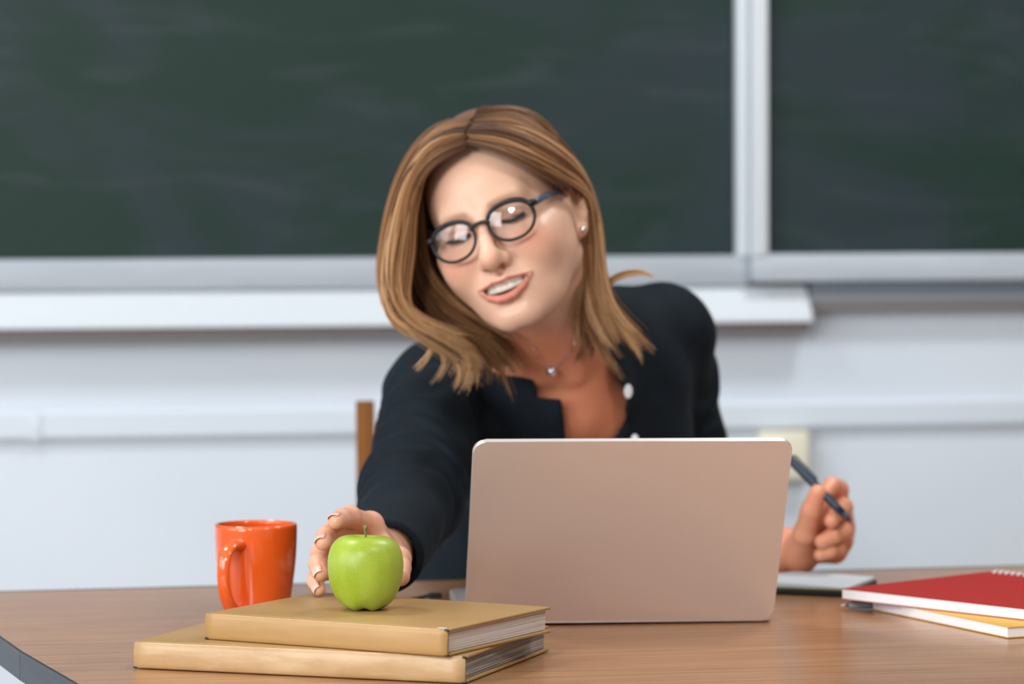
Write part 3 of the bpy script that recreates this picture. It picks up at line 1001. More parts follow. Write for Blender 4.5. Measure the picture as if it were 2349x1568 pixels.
FING_R = {
    'index': ([(850, 1203, 2.957), (803, 1184, 2.917), (783, 1188, 2.894), (771, 1194, 2.877)], [0.0105, 0.0092, 0.0086, 0.0078]),
    'middle': ([(815, 1228, 2.957), (766, 1219, 2.918), (748, 1229, 2.893), (741, 1243, 2.875)], [0.0108, 0.0096, 0.0090, 0.0080]),
    'ring': ([(797, 1264, 2.962), (737, 1268, 2.926), (729, 1291, 2.902), (734, 1314, 2.886)], [0.0104, 0.0090, 0.0085, 0.0076]),
    'pinky': ([(788, 1304, 2.968), (731, 1314, 2.938), (723, 1333, 2.916), (731, 1350, 2.902)], [0.0096, 0.0080, 0.0074, 0.0067]),
    'thumb': ([(897, 1292, 2.992), (912, 1283, 2.950), (918, 1302, 2.917), (919, 1322, 2.897)], [0.0150, 0.0118, 0.0100, 0.0088]),
}
FING_L = {
    'index': ([(1930, 1185, 3.475), (1924, 1122, 3.447), (1908, 1113, 3.424), (1893, 1131, 3.408)], [0.0108, 0.0098, 0.0090, 0.0080]),
    'middle': ([(1934, 1212, 3.475), (1934, 1163, 3.437), (1924, 1172, 3.412), (1908, 1194, 3.402)], [0.0110, 0.0098, 0.0090, 0.0082]),
    'ring': ([(1930, 1240, 3.472), (1934, 1218, 3.430), (1912, 1228, 3.412), (1886, 1242, 3.408)], [0.0108, 0.0096, 0.0090, 0.0082]),
    'pinky': ([(1916, 1266, 3.47), (1920, 1258, 3.432), (1903, 1264, 3.416), (1882, 1272, 3.414)], [0.0100, 0.0086, 0.0080, 0.0072]),
    'thumb': ([(1836, 1276, 3.462), (1848, 1222, 3.432), (1860, 1170, 3.412), (1876, 1130, 3.404)], [0.0170, 0.0130, 0.0110, 0.0094]),
}
pts3 = lambda d: {k: (np.array([at(*p) for p in v[0]], np.float32), v[1]) for k, v in d.items()}
FR, FL = pts3(FING_R), pts3(FING_L)


def hand(P, W0, E0, F, wr, fill=False):
    d0 = None
    wd = (np.array(W0) - np.array(E0)); wd /= np.linalg.norm(wd)
    Wf = np.array(W0, np.float32)
    palm = capsule(P, Wf - (wd * 0.05).astype(np.float32), Wf, wr * 1.08, wr)
    for k in ('index', 'middle', 'ring', 'pinky'):
        mcp = F[k][0][0]
        palm = smin(palm, capsule(P, Wf, mcp, 0.0155, 0.0120), 0.010)
    th = F['thumb'][0]
    palm = smin(palm, capsule(P, Wf, th[0], 0.016, 0.0165), 0.012)
    palm = smin(palm, capsule(P, th[0], (F['index'][0][0] + th[1]) / 2, 0.013, 0.008), 0.012)
    if fill: palm = smin(palm, capsule(P, (th[0] + th[1]) / 2 + f32(0, 0.012, 0), F['middle'][0][0] + f32(-0.01, 0.004, 0), 0.015, 0.012), 0.01)
    if fill: palm = smin(palm, capsule(P, at(1876, 1190, 3.452).astype(np.float32), at(1903, 1152, 3.462).astype(np.float32), 0.015, 0.012), 0.008)
    if fill: palm = smin(palm, capsule(P, th[1] + f32(0.006, 0.028, 0), F['index'][0][0] + f32(-0.004, 0.004, -0.004), 0.013, 0.012), 0.01)
    out = palm
    for k, (J, r) in F.items():
        f = None
        for i in range(3):
            c = capsule(P, J[i], J[i + 1], r[i], r[i + 1])
            f = c if f is None else smin(f, c, 0.003)
        # slightly fuller joint
        f = smin(f, sphere(P, J[1], r[1] * 1.05), 0.004)
        out = np.minimum(out, smin(palm, f, 0.008))
    return out


def ear(q, sx):
    """q head local"""
    x = q[:, 0] * sx
    p = np.stack([x, q[:, 1], q[:, 2]], 1)
    c, s = math.cos(math.radians(24)), math.sin(math.radians(24))
    ct, st = math.cos(math.radians(-12)), math.sin(math.radians(-12))
    o = p - f32(0.0755, 0.014, -0.0095)
    o = np.stack([o[:, 0] - 0.20 * o[:, 2], o[:, 1], o[:, 2]], 1)
    # tilt back and flare outwards
    o = np.stack([o[:, 0] * c - (o[:, 1] + 0.012) * s, o[:, 0] * s + o[:, 1] * c, o[:, 2]], 1)
    o = np.stack([o[:, 0], o[:, 1] * ct - o[:, 2] * st, o[:, 1] * st + o[:, 2] * ct], 1)
    z = o[:, 2]
    wid = 0.0165 + 0.004 * np.clip(z / 0.03, -1, 1)
    e = ellip(np.stack([o[:, 0], o[:, 1] * 0.0175 / wid, z], 1), (0, 0, 0), (0.0065, 0.0185, 0.0340))
    bowl = ellip(o, (0.0065, -0.002, 0.001), (0.0055, 0.0105, 0.0185))
    e = smax(e, -bowl, 0.003)
    e = smin(e, capsule(o, (0.004, 0.008, -0.012), (0.005, 0.006, 0.014), 0.0022, 0.002), 0.003)
    e = smin(e, sphere(o, (0.001, -0.006, -0.026), 0.0072), 0.006)
    return e


LIPU = [(-0.0305, -0.0830, -0.0680), (-0.021, -0.0925, -0.0682), (-0.0090, -0.0985, -0.0668), (0, -0.0992, -0.0677), (0.0090, -0.0985, -0.0668), (0.021, -0.0925, -0.0682), (0.0305, -0.0830, -0.0680)]
LIPL = [(-0.0295, -0.0830, -0.0695), (-0.020, -0.0910, -0.0790), (-0.0095, -0.0958, -0.0845), (0, -0.0966, -0.0858), (0.0095, -0.0958, -0.0845), (0.020, -0.0910, -0.0790), (0.0295, -0.0830, -0.0695)]
RU = [0.0010, 0.0017, 0.0021, 0.0018, 0.0021, 0.0017, 0.0010]
RL = [0.0012, 0.0032, 0.0043, 0.0045, 0.0043, 0.0032, 0.0012]


def chain(P, pts, r, k=0.0015):
    d = None
    for i in range(len(pts) - 1):
        c = capsule(P, pts[i], pts[i + 1], r[i], r[i + 1])
        d = c if d is None else smin(d, c, k)
    return d


def head_local(q):
    ax = np.abs(q[:, 0])
    s = np.stack([ax, q[:, 1], q[:, 2]], 1)          # mirrored half
    d = ellip(q, (0, 0.016, 0.034), (0.0725, 0.092, 0.090))
    d = smin(d, ellip(q, (0, -0.020, 0.030), (0.0635, 0.0665, 0.066)), 0.02)
    d = smin(d, ellip(q, (0, -0.026, -0.034), (0.0605, 0.058, 0.074)), 0.02)
    d = smin(d, ellip(q, (0, -0.036, -0.080), (0.044, 0.048, 0.037)), 0.02)
    d = smin(d, capsule(s, (0.0445, 0.000, -0.062), (0.011, -0.070, -0.103), 0.0145, 0.0155), 0.022)
    d = smin(d, capsule(s, (0.0565, 0.010, -0.004), (0.0465, 0.002, -0.056), 0.0150, 0.0140), 0.018)
    d = smin(d, ellip(s, (0.040, -0.034, -0.040), (0.0225, 0.032, 0.034)), 0.02)
    d = smin(d, sphere(s, (0.0500, -0.0260, -0.0280), 0.0180), 0.022)
    d = smin(d, sphere(s, (0.0490, -0.0200, -0.0440), 0.0185), 0.024)
    d = smin(d, sphere(q, (0, -0.0755, -0.1025), 0.0145), 0.012)
    d = smin(d, sphere(s, (0.040, -0.0600, -0.0350), 0.0245), 0.020)
    d = smin(d, capsule(s, (0.058, -0.040, -0.018), (0.064, -0.01, -0.014), 0.011, 0.009), 0.018)
    d = smin(d, capsule(s, (0.010, -0.0800, 0.014), (0.038, -0.0700, 0.018), 0.0095, 0.008), 0.018)
    d = smin(d, ellip(q, (0, -0.058, -0.074), (0.036, 0.0345, 0.027)), 0.014)
    # eye sockets, then the lids over the eyeballs
    d = smax(d, -ellip(s, (0.0315, -0.0930, -0.003), (0.0175, 0.0125, 0.0115)), 0.014)
    d = smin(d, sphere(s, (0.0315, -0.0695, -0.004), 0.0132), 0.004)
    # a lid crease and the slit of the lowered lid
    d = smax(d, -capsule(s, (0.022, -0.0835, 0.0045), (0.041, -0.0800, 0.0045), 0.0012, 0.0012), 0.004)
    d = smax(d, -capsule(s, (0.0205, -0.0820, -0.0082), (0.0420, -0.0790, -0.0078), 0.0017, 0.0015), 0.0015)
    # nose
    d = smin(d, capsule(q, (0, -0.0850, 0.006), (0, -0.1050, -0.036), 0.0066, 0.0085), 0.010)
    d = smin(d, sphere(q, (0, -0.1075, -0.0420), 0.0110), 0.008)
    d = smin(d, sphere(s, (0.0112, -0.0955, -0.0450), 0.0075), 0.010)
    d = smin(d, capsule(q, (0, -0.1045, -0.0490), (0, -0.0945, -0.0555), 0.0050, 0.0045), 0.006)
    d = smax(d, -ellip(s, (0.0068, -0.0995, -0.0525), (0.0036, 0.0052, 0.0038)), 0.0025)
    # smile folds
    d = smax(d, -capsule(s, (0.0190, -0.0920, -0.0490), (0.0335, -0.0850, -0.0680), 0.0012, 0.0010), 0.007)
    # mouth
    d = smax(d, -ellip(np.stack([q[:, 0], q[:, 1], q[:, 2] - 6.0 * q[:, 0] ** 2], 1), (0, -0.0900, -0.0752), (0.0270, 0.0160, 0.0068)), 0.0025)
    d = smin(d, chain(q, LIPU, RU), 0.0035)
    d = smin(d, chain(q, LIPL, RL), 0.0045)
    d = smax(d, -capsule(q, (-0.012, -0.0930, -0.0950), (0.012, -0.0930, -0.0950), 0.002, 0.002), 0.008)
    for sx in (1, -1):
        d = smin(d, ear(q, sx), 0.005)
    return d


def torso(P, g=0.0):
    d = capsule(P, SR, NB - f32(0, -0.02, 0.045), 0.046, 0.052)
    d = smin(d, capsule(P, SL, NB - f32(0, -0.02, 0.045), 0.046, 0.052), 0.02)
    d = smin(d, capsule(P, NB + f32(-0.02, 0.02, 0.02), SR + f32(0.04, 0.01, 0.01), 0.042, 0.034), 0.03)
    d = smin(d, capsule(P, NB + f32(0.02, 0.02, 0.02), SL + f32(-0.04, 0.01, 0.01), 0.042, 0.034), 0.03)
    d = smin(d, ellip(P, CHEST, (0.125, 0.085, 0.10)), 0.03)
    d = smin(d, ellip(P, RIB, (0.135, 0.10, 0.17)), 0.04)
    d = smin(d, sphere(P, BR_, 0.058), 0.03)
    d = smin(d, sphere(P, BL_, 0.058), 0.03)
    d = smin(d, ellip(P, WAIST, (0.135, 0.10, 0.16)), 0.05)
    d = smin(d, ellip(P, PELV, (0.165, 0.125, 0.115)), 0.05)
    return d - g


def neckf(P):
    d = capsule(P, NT, NB, 0.0505, 0.0525)
    # the two cords of the neck running down to the notch
    d = smin(d, capsule(P, H(0.055, 0.02, -0.055), NOTCH + f32(0.017, 0.010, -0.006), 0.010, 0.0065), 0.018)
    d = smin(d, capsule(P, H(-0.055, 0.02, -0.055), NOTCH + f32(-0.017, 0.010, -0.006), 0.010, 0.0065), 0.018)
    return d


def upper(P):
    d = smin(torso(P), neckf(P), 0.022)
    # collar bones
    d = smin(d, capsule(P, NOTCH + f32(0.014, 0.006, -0.008), SL + f32(-0.03, -0.035, 0.02), 0.0085, 0.008), 0.014)
    d = smin(d, capsule(P, NOTCH + f32(-0.014, 0.006, -0.008), SR + f32(0.03, -0.035, 0.03), 0.0085, 0.008), 0.014)
    return d


def arms(P):
    d = capsule(P, SR, ER, 0.041, 0.031)
    d = np.minimum(d, smin(d, capsule(P, ER, WR, 0.031, 0.0255), 0.02))
    e = capsule(P, SL, EL, 0.041, 0.031)
    e = smin(e, capsule(P, EL, WL, 0.031, 0.0255), 0.02)
    return np.minimum(d, e)


HC = H(0, 0, 0.0)
HRc = np.mean([v[0].mean(0) for v in FR.values()], 0) * 0.6 + np.array(WR) * 0.4
HLc = np.mean([v[0].mean(0) for v in FL.values()], 0) * 0.6 + np.array(WL) * 0.4


def body(P):
    P = P.astype(np.float32)
    d = grouped(P, RIB, 0.52, upper)
    d = smin(d, grouped(P, HC, 0.165, lambda Q: head_local(toH(Q)) * HS), 0.016)
    d = smin(d, grouped(P, (SR + ER + SL + EL + WR + WL) / 6, 0.60, arms), 0.02)
    d = smin(d, grouped(P, HRc, 0.115, lambda Q: hand(Q, WR, ER, FR, 0.0245)), 0.006)
    d = smin(d, grouped(P, HLc, 0.115, lambda Q: hand(Q, WL, EL, FL, 0.0245, True)), 0.006)
    return np.maximum(d, 0.66 - P[:, 2])


import time
T0 = time.time()
BODY_H = 0.0021
bv, bf = surface(body, (-0.30, 2.84, 0.64), (0.42, 3.83, 1.29), BODY_H, nb=10)
print('BODY', len(bv), len(bf), round(time.time() - T0, 1))


def gauss(d2): return np.exp(-d2)


def skin_cols(V):
    """the skin's own colours: lips, blush, brows, knuckles"""
    n = len(V)
    base = np.array(lin(228, 184, 158)[:3])
    C = np.tile(base, (n, 1))
    def mix(w, col):
        w = np.clip(w, 0, 1)[:, None]
        C[:] = C * (1 - w) + np.array(lin(*col)[:3]) * w
    q = toH(V.astype(np.float32))
    inh = (np.linalg.norm(q, axis=1) < 0.17) & (q[:, 2] > -0.13)
    # neck, chest and hands are a little ruddier than the face
    w = np.clip((3.36 - 0 - V[:, 1]) * 0, 0, 1)
    chest = np.clip((H(0, 0, -0.10)[2] - V[:, 2]) / 0.04, 0, 1) * (V[:, 1] > 3.3)
    mix(chest * 0.95, (232, 150, 112))
    hands = (np.linalg.norm(V - HRc, axis=1) < 0.13) | (np.linalg.norm(V - HLc, axis=1) < 0.12)
    mix(hands * 0.6, (222, 158, 128))
    s = np.stack([np.abs(q[:, 0]), q[:, 1], q[:, 2]], 1)
    mix(inh * 0.50 * gauss((((s - f32(0.043, -0.078, -0.034)) / f32(0.022, 0.03, 0.016)) ** 2).sum(1)), (216, 122, 96))
    mix(inh * 0.30 * gauss((((q - f32(0, -0.115, -0.042)) / f32(0.011, 0.02, 0.010)) ** 2).sum(1)), (220, 132, 108))
    dl_ = np.minimum(chain(q, LIPU, RU), chain(q, LIPL, RL))
    mix(inh * np.clip((0.0012 - dl_) / 0.0012, 0, 1) * (q[:, 1] < -0.07) * 0.75, (196, 98, 84))
    du_ = chain(q, LIPU, RU)
    mix(inh * np.clip((0.0012 - du_) / 0.0012, 0, 1) * (q[:, 1] < -0.07) * 0.55, (150, 80, 68))
    mouth = (np.abs(q[:, 0]) < 0.030) & (q[:, 2] < -0.066) & (q[:, 2] > -0.088) & (q[:, 1] > -0.0905) & (q[:, 1] < -0.06) & (dl_ > 0.0008)
    mix(inh * mouth * ((np.abs(q[:, 0]) / 0.0280) ** 2 + ((q[:, 2] - 6.0 * q[:, 0] ** 2 + 0.0752) / 0.0085) ** 2 < 1) * 1.0, (84, 28, 26))
    # eyebrows, browner lids and lash line
    bx = s[:, 0]
    bz = 0.0125 + 0.0030 * np.sin(np.clip((bx - 0.012) / 0.04, 0, 1) * PI * 0.8)
    brow = gauss(((q[:, 2] - bz) / 0.0034) ** 2) * np.clip((bx - 0.010) / 0.004, 0, 1) * np.clip((0.050 - bx) / 0.010, 0, 1) * (q[:, 1] < -0.05)
    mix(inh * brow * 0.40, (140, 96, 68))
    lid = gauss((((s - f32(0.0315, -0.083, -0.001)) / f32(0.015, 0.02, 0.0075)) ** 2).sum(1))
    mix(inh * lid * 0.75, (150, 92, 70))
    slit = gauss(((q[:, 2] + 0.0082) / 0.0020) ** 2) * (np.abs(bx - 0.0313) < 0.0135) * (q[:, 1] < -0.06)
    mix(inh * slit * 0.9, (52, 32, 28))
    nos = gauss((((s - f32(0.0068, -0.0995, -0.0520)) / f32(0.0036, 0.006, 0.0036)) ** 2).sum(1))
    mix(inh * nos * 0.8, (110, 50, 40))  # nostril shade put into the skin colour
    return C


m = M['skin'] = mat('skin', lin(226, 172, 142), 0.42, 0, 0.45)
at_n = N(m, 'ShaderNodeAttribute'); at_n.attribute_name = 'tint'
L(m, at_n, 'Color', bsdf(m), 'Base Color')
bsdf(m).inputs['Subsurface Weight'].default_value = 0.22
bsdf(m).inputs['Subsurface Radius'].default_value = (1.0, 0.35, 0.2)
bsdf(m).inputs['Subsurface Scale'].default_value = 0.008
bump(m, nscale=900, strength=0.05, dist=0.0003)
np_obj('body', bv - PO, bf, M['skin'], person, skin_cols(bv))

# --- teeth, eyes, lashes
M['teeth'] = mat('teeth', lin(238, 230, 218), 0.25)
V, F_ = [], []
nt_ = 64
for i in range(nt_ + 1):
    a = -1 + 2 * i / nt_
    x = 0.0250 * a
    y = -0.0915 + 0.0110 * a * a
    b = 0.0004 * math.cos(a * PI * 5.5)
    for z_, yy in ((-0.066, 0.0015), (-0.0685, 0.0), (-0.0740, 0.0), (-0.0778 + 0.0006 * abs(math.cos(a * PI * 2.75)), 0.0004), (-0.0778, 0.003)):
        V.append(H(x, y + yy - b, z_ + 0.0034 * a * a) - PO)
for i in range(nt_):
    for k in range(4):
        F_.append((i * 5 + k, i * 5 + k + 1, i * 5 + 5 + k + 1, i * 5 + 5 + k))
mesh_obj('teeth', V, F_, M['teeth'], person, True)
M['eye'] = mat('eye_white', lin(225, 220, 214), 0.1)
M['lash'] = mat('dark_lashes', lin(34, 22, 18), 0.6)
for sx in (-1, 1):
    V, F_ = lathe([(0.0124 * math.sin(t), -0.0124 * math.cos(t)) for t in np.linspace(0, PI, 16)], 20)
    mesh_obj('eyeball', [H(sx * 0.0315 + a, -0.0690 + b, -0.0045 + c) - PO for a, b, c in V], F_, M['eye'], person, True)
    parts = []
    arc = lambda t: (0.0195 + 0.0245 * t, -0.0836 + 0.0050 * (2 * t - 1) ** 2, -0.0092 + 0.0034 * (2 * t - 1) ** 2)
    for i in range(21):            # lashes along the edge of the lowered lid
        t = i / 20
        x, y, z_ = arc(t)
        out = 0.0050 + 0.0020 * t
        parts.append(tube([H(sx * x, y, z_) - PO, H(sx * (x + 0.001 * (t - 0.3)), y - out * 0.6, z_ - 0.0018) - PO, H(sx * (x + 0.0034 * (t - 0.3)), y - out, z_ - 0.0012) - PO], [0.0013, 0.0010, 0.0003], 5))
    parts.append(tube([H(sx * arc(t)[0], *arc(t)[1:]) - PO for t in np.linspace(0, 1, 14)], np.r_[0.0006, np.linspace(0.0014, 0.0019, 12), 0.0010], 6))
    V, F_ = join(parts)
    mesh_obj('eyelash', V, F_, M['lash'], person, True)

# --- fingernails
M['nail'] = mat('fingernail', lin(236, 178, 160), 0.22)
M['nail_tip'] = mat('fingernail_edge', lin(238, 200, 180), 0.3)


def nails(F, nrm):
    for k, nv in nrm.items():
        J, r = F[k]
        J = J.astype(float)
        ax = J[3] - J[2]; ax /= np.linalg.norm(ax)
        nv = np.array(nv, float); nv -= ax * (nv @ ax); nv /= np.linalg.norm(nv)
        sd = np.cross(ax, nv)
        R = r[3]
        c = J[3] + ax * R * 0.10
        V, F_ = [], []
        nu, nv_ = 9, 9
        for i in range(nu):
            u = -1 + 2 * i / (nu - 1)
            for j in range(nv_):
                w = -1 + 2 * j / (nv_ - 1)
                wid = math.sqrt(max(0, 1 - max(0, -u - 0.1) ** 2 * 1.1)) * (1 - 0.1 * max(0, u))
                th = w * 1.0 * wid
                ln = u * R * 0.86
                drop = 0.0009 * max(0, u) ** 2 + 0.00035 * max(0, -u) ** 4
                rr = R * 1.035 - drop * 0.6
                if u > 0.25: rr = R * 1.035 - (u - 0.25) * R * 0.20
                V.append(c + ax * ln + (nv * math.cos(th) + sd * math.sin(th)) * rr - PO)
        for i in range(nu - 1):
            for j in range(nv_ - 1):
                F_.append((i * nv_ + j, i * nv_ + j + 1, (i + 1) * nv_ + j + 1, (i + 1) * nv_ + j))
        o = mesh_obj('fingernail', V, F_, M['nail'], person, True)
        o.data.materials.append(M['nail_tip'])
        for p in o.data.polygons[(nu - 2) * (nv_ - 1):]: p.material_index = 1
        md = o.modifiers.new('thick', 'SOLIDIFY'); md.thickness = 0.0002; md.offset = -1


nails(FR, {'index': (-0.35, -0.15, 0.9), 'middle': (-0.5, -0.6, 0.55), 'ring': (-0.45, -0.8, 0.25), 'pinky': (-0.45, -0.8, 0.2)})

# ------------------------------------------------------------------ her clothes
OPEN = [(1196, 700), (1206, 800), (1222, 850), (1228, 905), (1285, 909), (1292, 960), (1297, 1015), (1316, 1120), (1490, 1130), (1456, 1015), (1433, 938), (1441, 905), (1428, 888), (1406, 852), (1384, 812), (1335, 765), (1320, 700)]
OPEN = np.array([at(x, y, 3.44)[[0, 2]] for x, y in OPEN], np.float32)


def poly2d(p, Q):
    """signed distance to a polygon, negative inside"""
    d = np.full(len(p), 1e9, np.float32)
    s = np.ones(len(p), np.float32)
    n = len(Q)
    for i in range(n):
        a, b = Q[i], Q[i - 1]
        e = b - a; w = p - a
        t = np.clip((w @ e) / (e @ e), 0, 1)[:, None]
        d = np.minimum(d, ((w - e * t) ** 2).sum(1))
        c1 = p[:, 1] >= a[1]; c2 = p[:, 1] < b[1]; c3 = e[0] * w[:, 1] > e[1] * w[:, 0]
        fl = (c1 & c2 & c3) | (~c1 & ~c2 & ~c3)
        s[fl] *= -1
    return s * np.sqrt(d)


u1 = (WR - ER) / np.linalg.norm(WR - ER); u2 = (ER - SR) / np.linalg.norm(ER - SR)
u3 = (WL - EL) / np.linalg.norm(WL - EL); u4 = (EL - SL) / np.linalg.norm(EL - SL)


def folds(P, u, ctr, w, lam, amp, ph=0.0):
    x = (P - ctr.astype(np.float32)) @ u.astype(np.float32)
    side = np.sin(P[:, 0] * 38 + P[:, 2] * 55 + ph) + np.sin(P[:, 0] * 71 - P[:, 2] * 23 + P[:, 1] * 40)
    return amp * np.sin(2 * PI * x / lam + 1.5 * side + ph) * np.exp(-(x / w) ** 2)


def sleeve_r(P):
    d = smin(capsule(P, SR, ER, 0.058, 0.0515), capsule(P, ER, WR + u1 * 0.03, 0.0515, 0.037), 0.02)
    return d - folds(P, u1, ER + u1 * 0.02, 0.11, 0.046, 0.0026) - folds(P, u2, SR + u2 * 0.12, 0.10, 0.050, 0.0022, 1.0) - folds(P, u2, SR + u2 * 0.03, 0.05, 0.036, 0.0014, 2.0)


def sleeve_l(P):
    d = smin(capsule(P, SL, EL, 0.058, 0.050), capsule(P, EL, WL + u3 * 0.03, 0.050, 0.036), 0.02)
    return d - folds(P, u4, SL + u4 * 0.12, 0.15, 0.07, 0.0028, 0.5)


def coat_outer(P):
    d = torso(P, 0.0115)
    d = d - 0.0022 * np.sin(P[:, 0] * 60 + P[:, 2] * 30 + 2 * np.sin(P[:, 2] * 22 + P[:, 0] * 15))
    d = smin(d, capsule(P, NB + f32(0, 0.012, -0.035), NB + f32(-0.004, 0.016, 0.022), 0.072, 0.0625), 0.018)
    # front edges hang forward over the bust as two flat panels
    d = smin(d, grouped(P, SR * 0.5 + WR * 0.5, 0.34, sleeve_r), 0.014)
    d = smin(d, grouped(P, SL * 0.5 + EL * 0.5, 0.36, sleeve_l), 0.014)
    return d


def coat(P):
    P = P.astype(np.float32)
    o = coat_outer(P)
    d = np.maximum(o, -(o + 0.0075))
    # neck, front opening, cuffs, hem
    d = np.maximum(d, -capsule(P, NB + f32(0, 0.012, -0.035), NB + f32(-0.006, 0.016, 0.10), 0.0555, 0.0555))
    front = np.maximum(poly2d(P[:, [0, 2]], OPEN), P[:, 1] - (NB[1] + 0.012))
    d = np.maximum(d, -front)
    away = torso(P, 0.0115) > 0.024
    nearR = away & (((P - WR.astype(np.float32)) ** 2).sum(1) < 0.09 ** 2)
    d = np.where(nearR, np.maximum(d, (P - (WR + u1 * 0.008).astype(np.float32)) @ u1.astype(np.float32)), d)
    nearL = away & (((P - WL.astype(np.float32)) ** 2).sum(1) < 0.16 ** 2)
    d = np.where(nearL, np.maximum(d, (P - (WL - u3 * 0.085).astype(np.float32)) @ u3.astype(np.float32)), d)
    return np.maximum(d, 0.60 - P[:, 2])


T0 = time.time()
cv, cf = surface(coat, (-0.30, 2.93, 0.585), (0.42, 3.95, 1.19), 0.0032, nb=8, proj=1)
print('COAT', len(cv), len(cf), round(time.time() - T0, 1))
m = M['coat'] = mat('dark_navy_suit_cloth', lin(30, 40, 50), 0.78, 0, 0.2)
noise_col(m, [lin(9, 18, 26), lin(14, 26, 35)], nscale=30)
bsdf(m).inputs['Sheen Weight'].default_value = 0.03
bsdf(m).inputs['Sheen Roughness'].default_value = 0.4
bsdf(m).inputs['Sheen Tint'].default_value = lin(120, 150, 175)
bump(m, scale=(1, 1, 1), nscale=700, strength=0.25, dist=0.0006)
o = np_obj('blazer', cv - PO, cf, M['coat'], person)
o['label'] = 'dark navy blazer, open at the neck'
M['button'] = mat('white_button', lin(232, 232, 238), 0.3)
for (x, y) in ((1441, 897), (1456, 1011)):
    c = at(x, y, 3.44)
    g_ = None
    for dd in np.arange(3.36, 3.60, 0.002):          # bring it onto the cloth
        if body(at(x, y, dd)[None].astype(np.float32))[0] < 0.004 or coat(at(x, y, dd)[None].astype(np.float32))[0] < 0.003:
            c = at(x, y, dd); break
    V, F_ = lathe([(0, 0.002), (0.003, 0.0022), (0.0058, 0.0018), (0.0066, 0.0008), (0.006, -0.0006), (0, -0.0008)], 20)
    mesh_obj('button', [c + np.array([a * 0.72, -cc_ - 0.001, b * 1.2]) - PO for a, b, cc_ in V], F_, M['button'], person, True)

# trousers and shoes, under the desk
HIPR, HIPL = PELV + f32(-0.085, -0.02, -0.02), PELV + f32(0.085, -0.02, -0.02)
KR, KL = np.array([-0.04, 3.40, 0.50]), np.array([0.20, 3.42, 0.50])
AR_, AL_ = np.array([-0.04, 3.47, 0.10]), np.array([0.20, 3.50, 0.10])


def trousers(P):
    P = P.astype(np.float32)
    d = ellip(P, PELV, (0.172, 0.130, 0.118))
    for hp2, k_, a_ in ((HIPR, KR, AR_), (HIPL, KL, AL_)):
        d = smin(d, capsule(P, hp2, k_, 0.085, 0.062), 0.03)
        d = smin(d, capsule(P, k_, a_, 0.062, 0.048), 0.02)
    return np.maximum(np.maximum(d, 0.075 - P[:, 2]), P[:, 2] - 0.66)


tv, tf = surface(trousers, (-0.2, 3.25, 0.04), (0.36, 4.0, 0.72), 0.008, nb=8, proj=1)
np_obj('trousers', tv - PO, tf, M['coat'], person)
M['shoe'] = mat('black_leather', lin(24, 24, 26), 0.3)
for a_ in (AR_, AL_):
    def shoe(P, a_=a_):
        P = P.astype(np.float32)
        d = capsule(P, a_ + f32(0, 0.02, -0.045), a_ + f32(0, -0.15, -0.06), 0.04, 0.034)
        d = smin(d, capsule(P, a_ + f32(0, 0.02, -0.04), a_ + f32(0, 0.01, 0.0), 0.038, 0.036), 0.02)
        return np.maximum(d, 0.002 - P[:, 2])
    tv, tf = surface(shoe, a_ + f32(-0.06, -0.22, -0.11), a_ + f32(0.06, 0.09, 0.06), 0.006, nb=6, proj=1)
    np_obj('shoe', tv - PO, tf, M['shoe'], person)

# ------------------------------------------------------------------ necklace and ear stud
M['silver'] = mat('polished_silver', lin(225, 226, 230), 0.12, 1.0)


def on_body(px, py, d0, d1):
    for dd in np.arange(d0, d1, 0.0015):
        if body(at(px, py, dd)[None].astype(np.float32))[0] < 0.001: return at(px, py, dd)
    return at(px, py, d1)


pend = on_body(1265, 851, 3.25, 3.6)
nk = [NB + np.array([0.058 * math.sin(a), -0.058 * math.cos(a), 0.040]) for a in np.linspace(PI, PI * 1.62, 5)]
nk += [on_body(x, y, 3.25, 3.6) + np.array([0, -0.0004, 0]) for x, y in ((1222, 795), (1236, 824), (1250, 838), (1264, 844), (1279, 838), (1296, 822), (1312, 800), (1326, 778))]
nk += [NB + np.array([0.058 * math.sin(a), -0.058 * math.cos(a), 0.044]) for a in np.linspace(PI * 0.45, PI, 5)]
V, F_ = tube(catmull([p - PO for p in nk], 90), 0.0006, 5)
neck_o = mesh_obj('necklace', V, F_, M['silver'], person, True)
V, F_ = lathe([(0.0058 * math.sin(t), -0.0058 * math.cos(t)) for t in np.linspace(0, PI, 14)], 18)
mesh_obj('pendant', [pend + np.array([a, b - 0.004, c]) - PO for a, b, c in V], F_, M['silver'], neck_o, True)['label'] = 'round silver pendant'
for sx in (1, -1):
    c = H(sx * 0.0790, 0.004, -0.0375)
    V, F_ = lathe([(0.0034 * math.sin(t), -0.0034 * math.cos(t)) for t in np.linspace(0, PI, 10)], 14)
    mesh_obj('ear_stud', [c + np.array(v) - PO for v in V], F_, M['silver'], person, True)

# ------------------------------------------------------------------ hair
m = M['hair'] = mat('light_brown_hair', lin(165, 110, 60), 0.45, 0, 0.32)
an = N(m, 'ShaderNodeAttribute'); an.attribute_name = 'tint'
L(m, an, 'Color', bsdf(m), 'Base Color')
bsdf(m).inputs['Anisotropic'].default_value = 0.4
bsdf(m).inputs['Sheen Weight'].default_value = 0.08


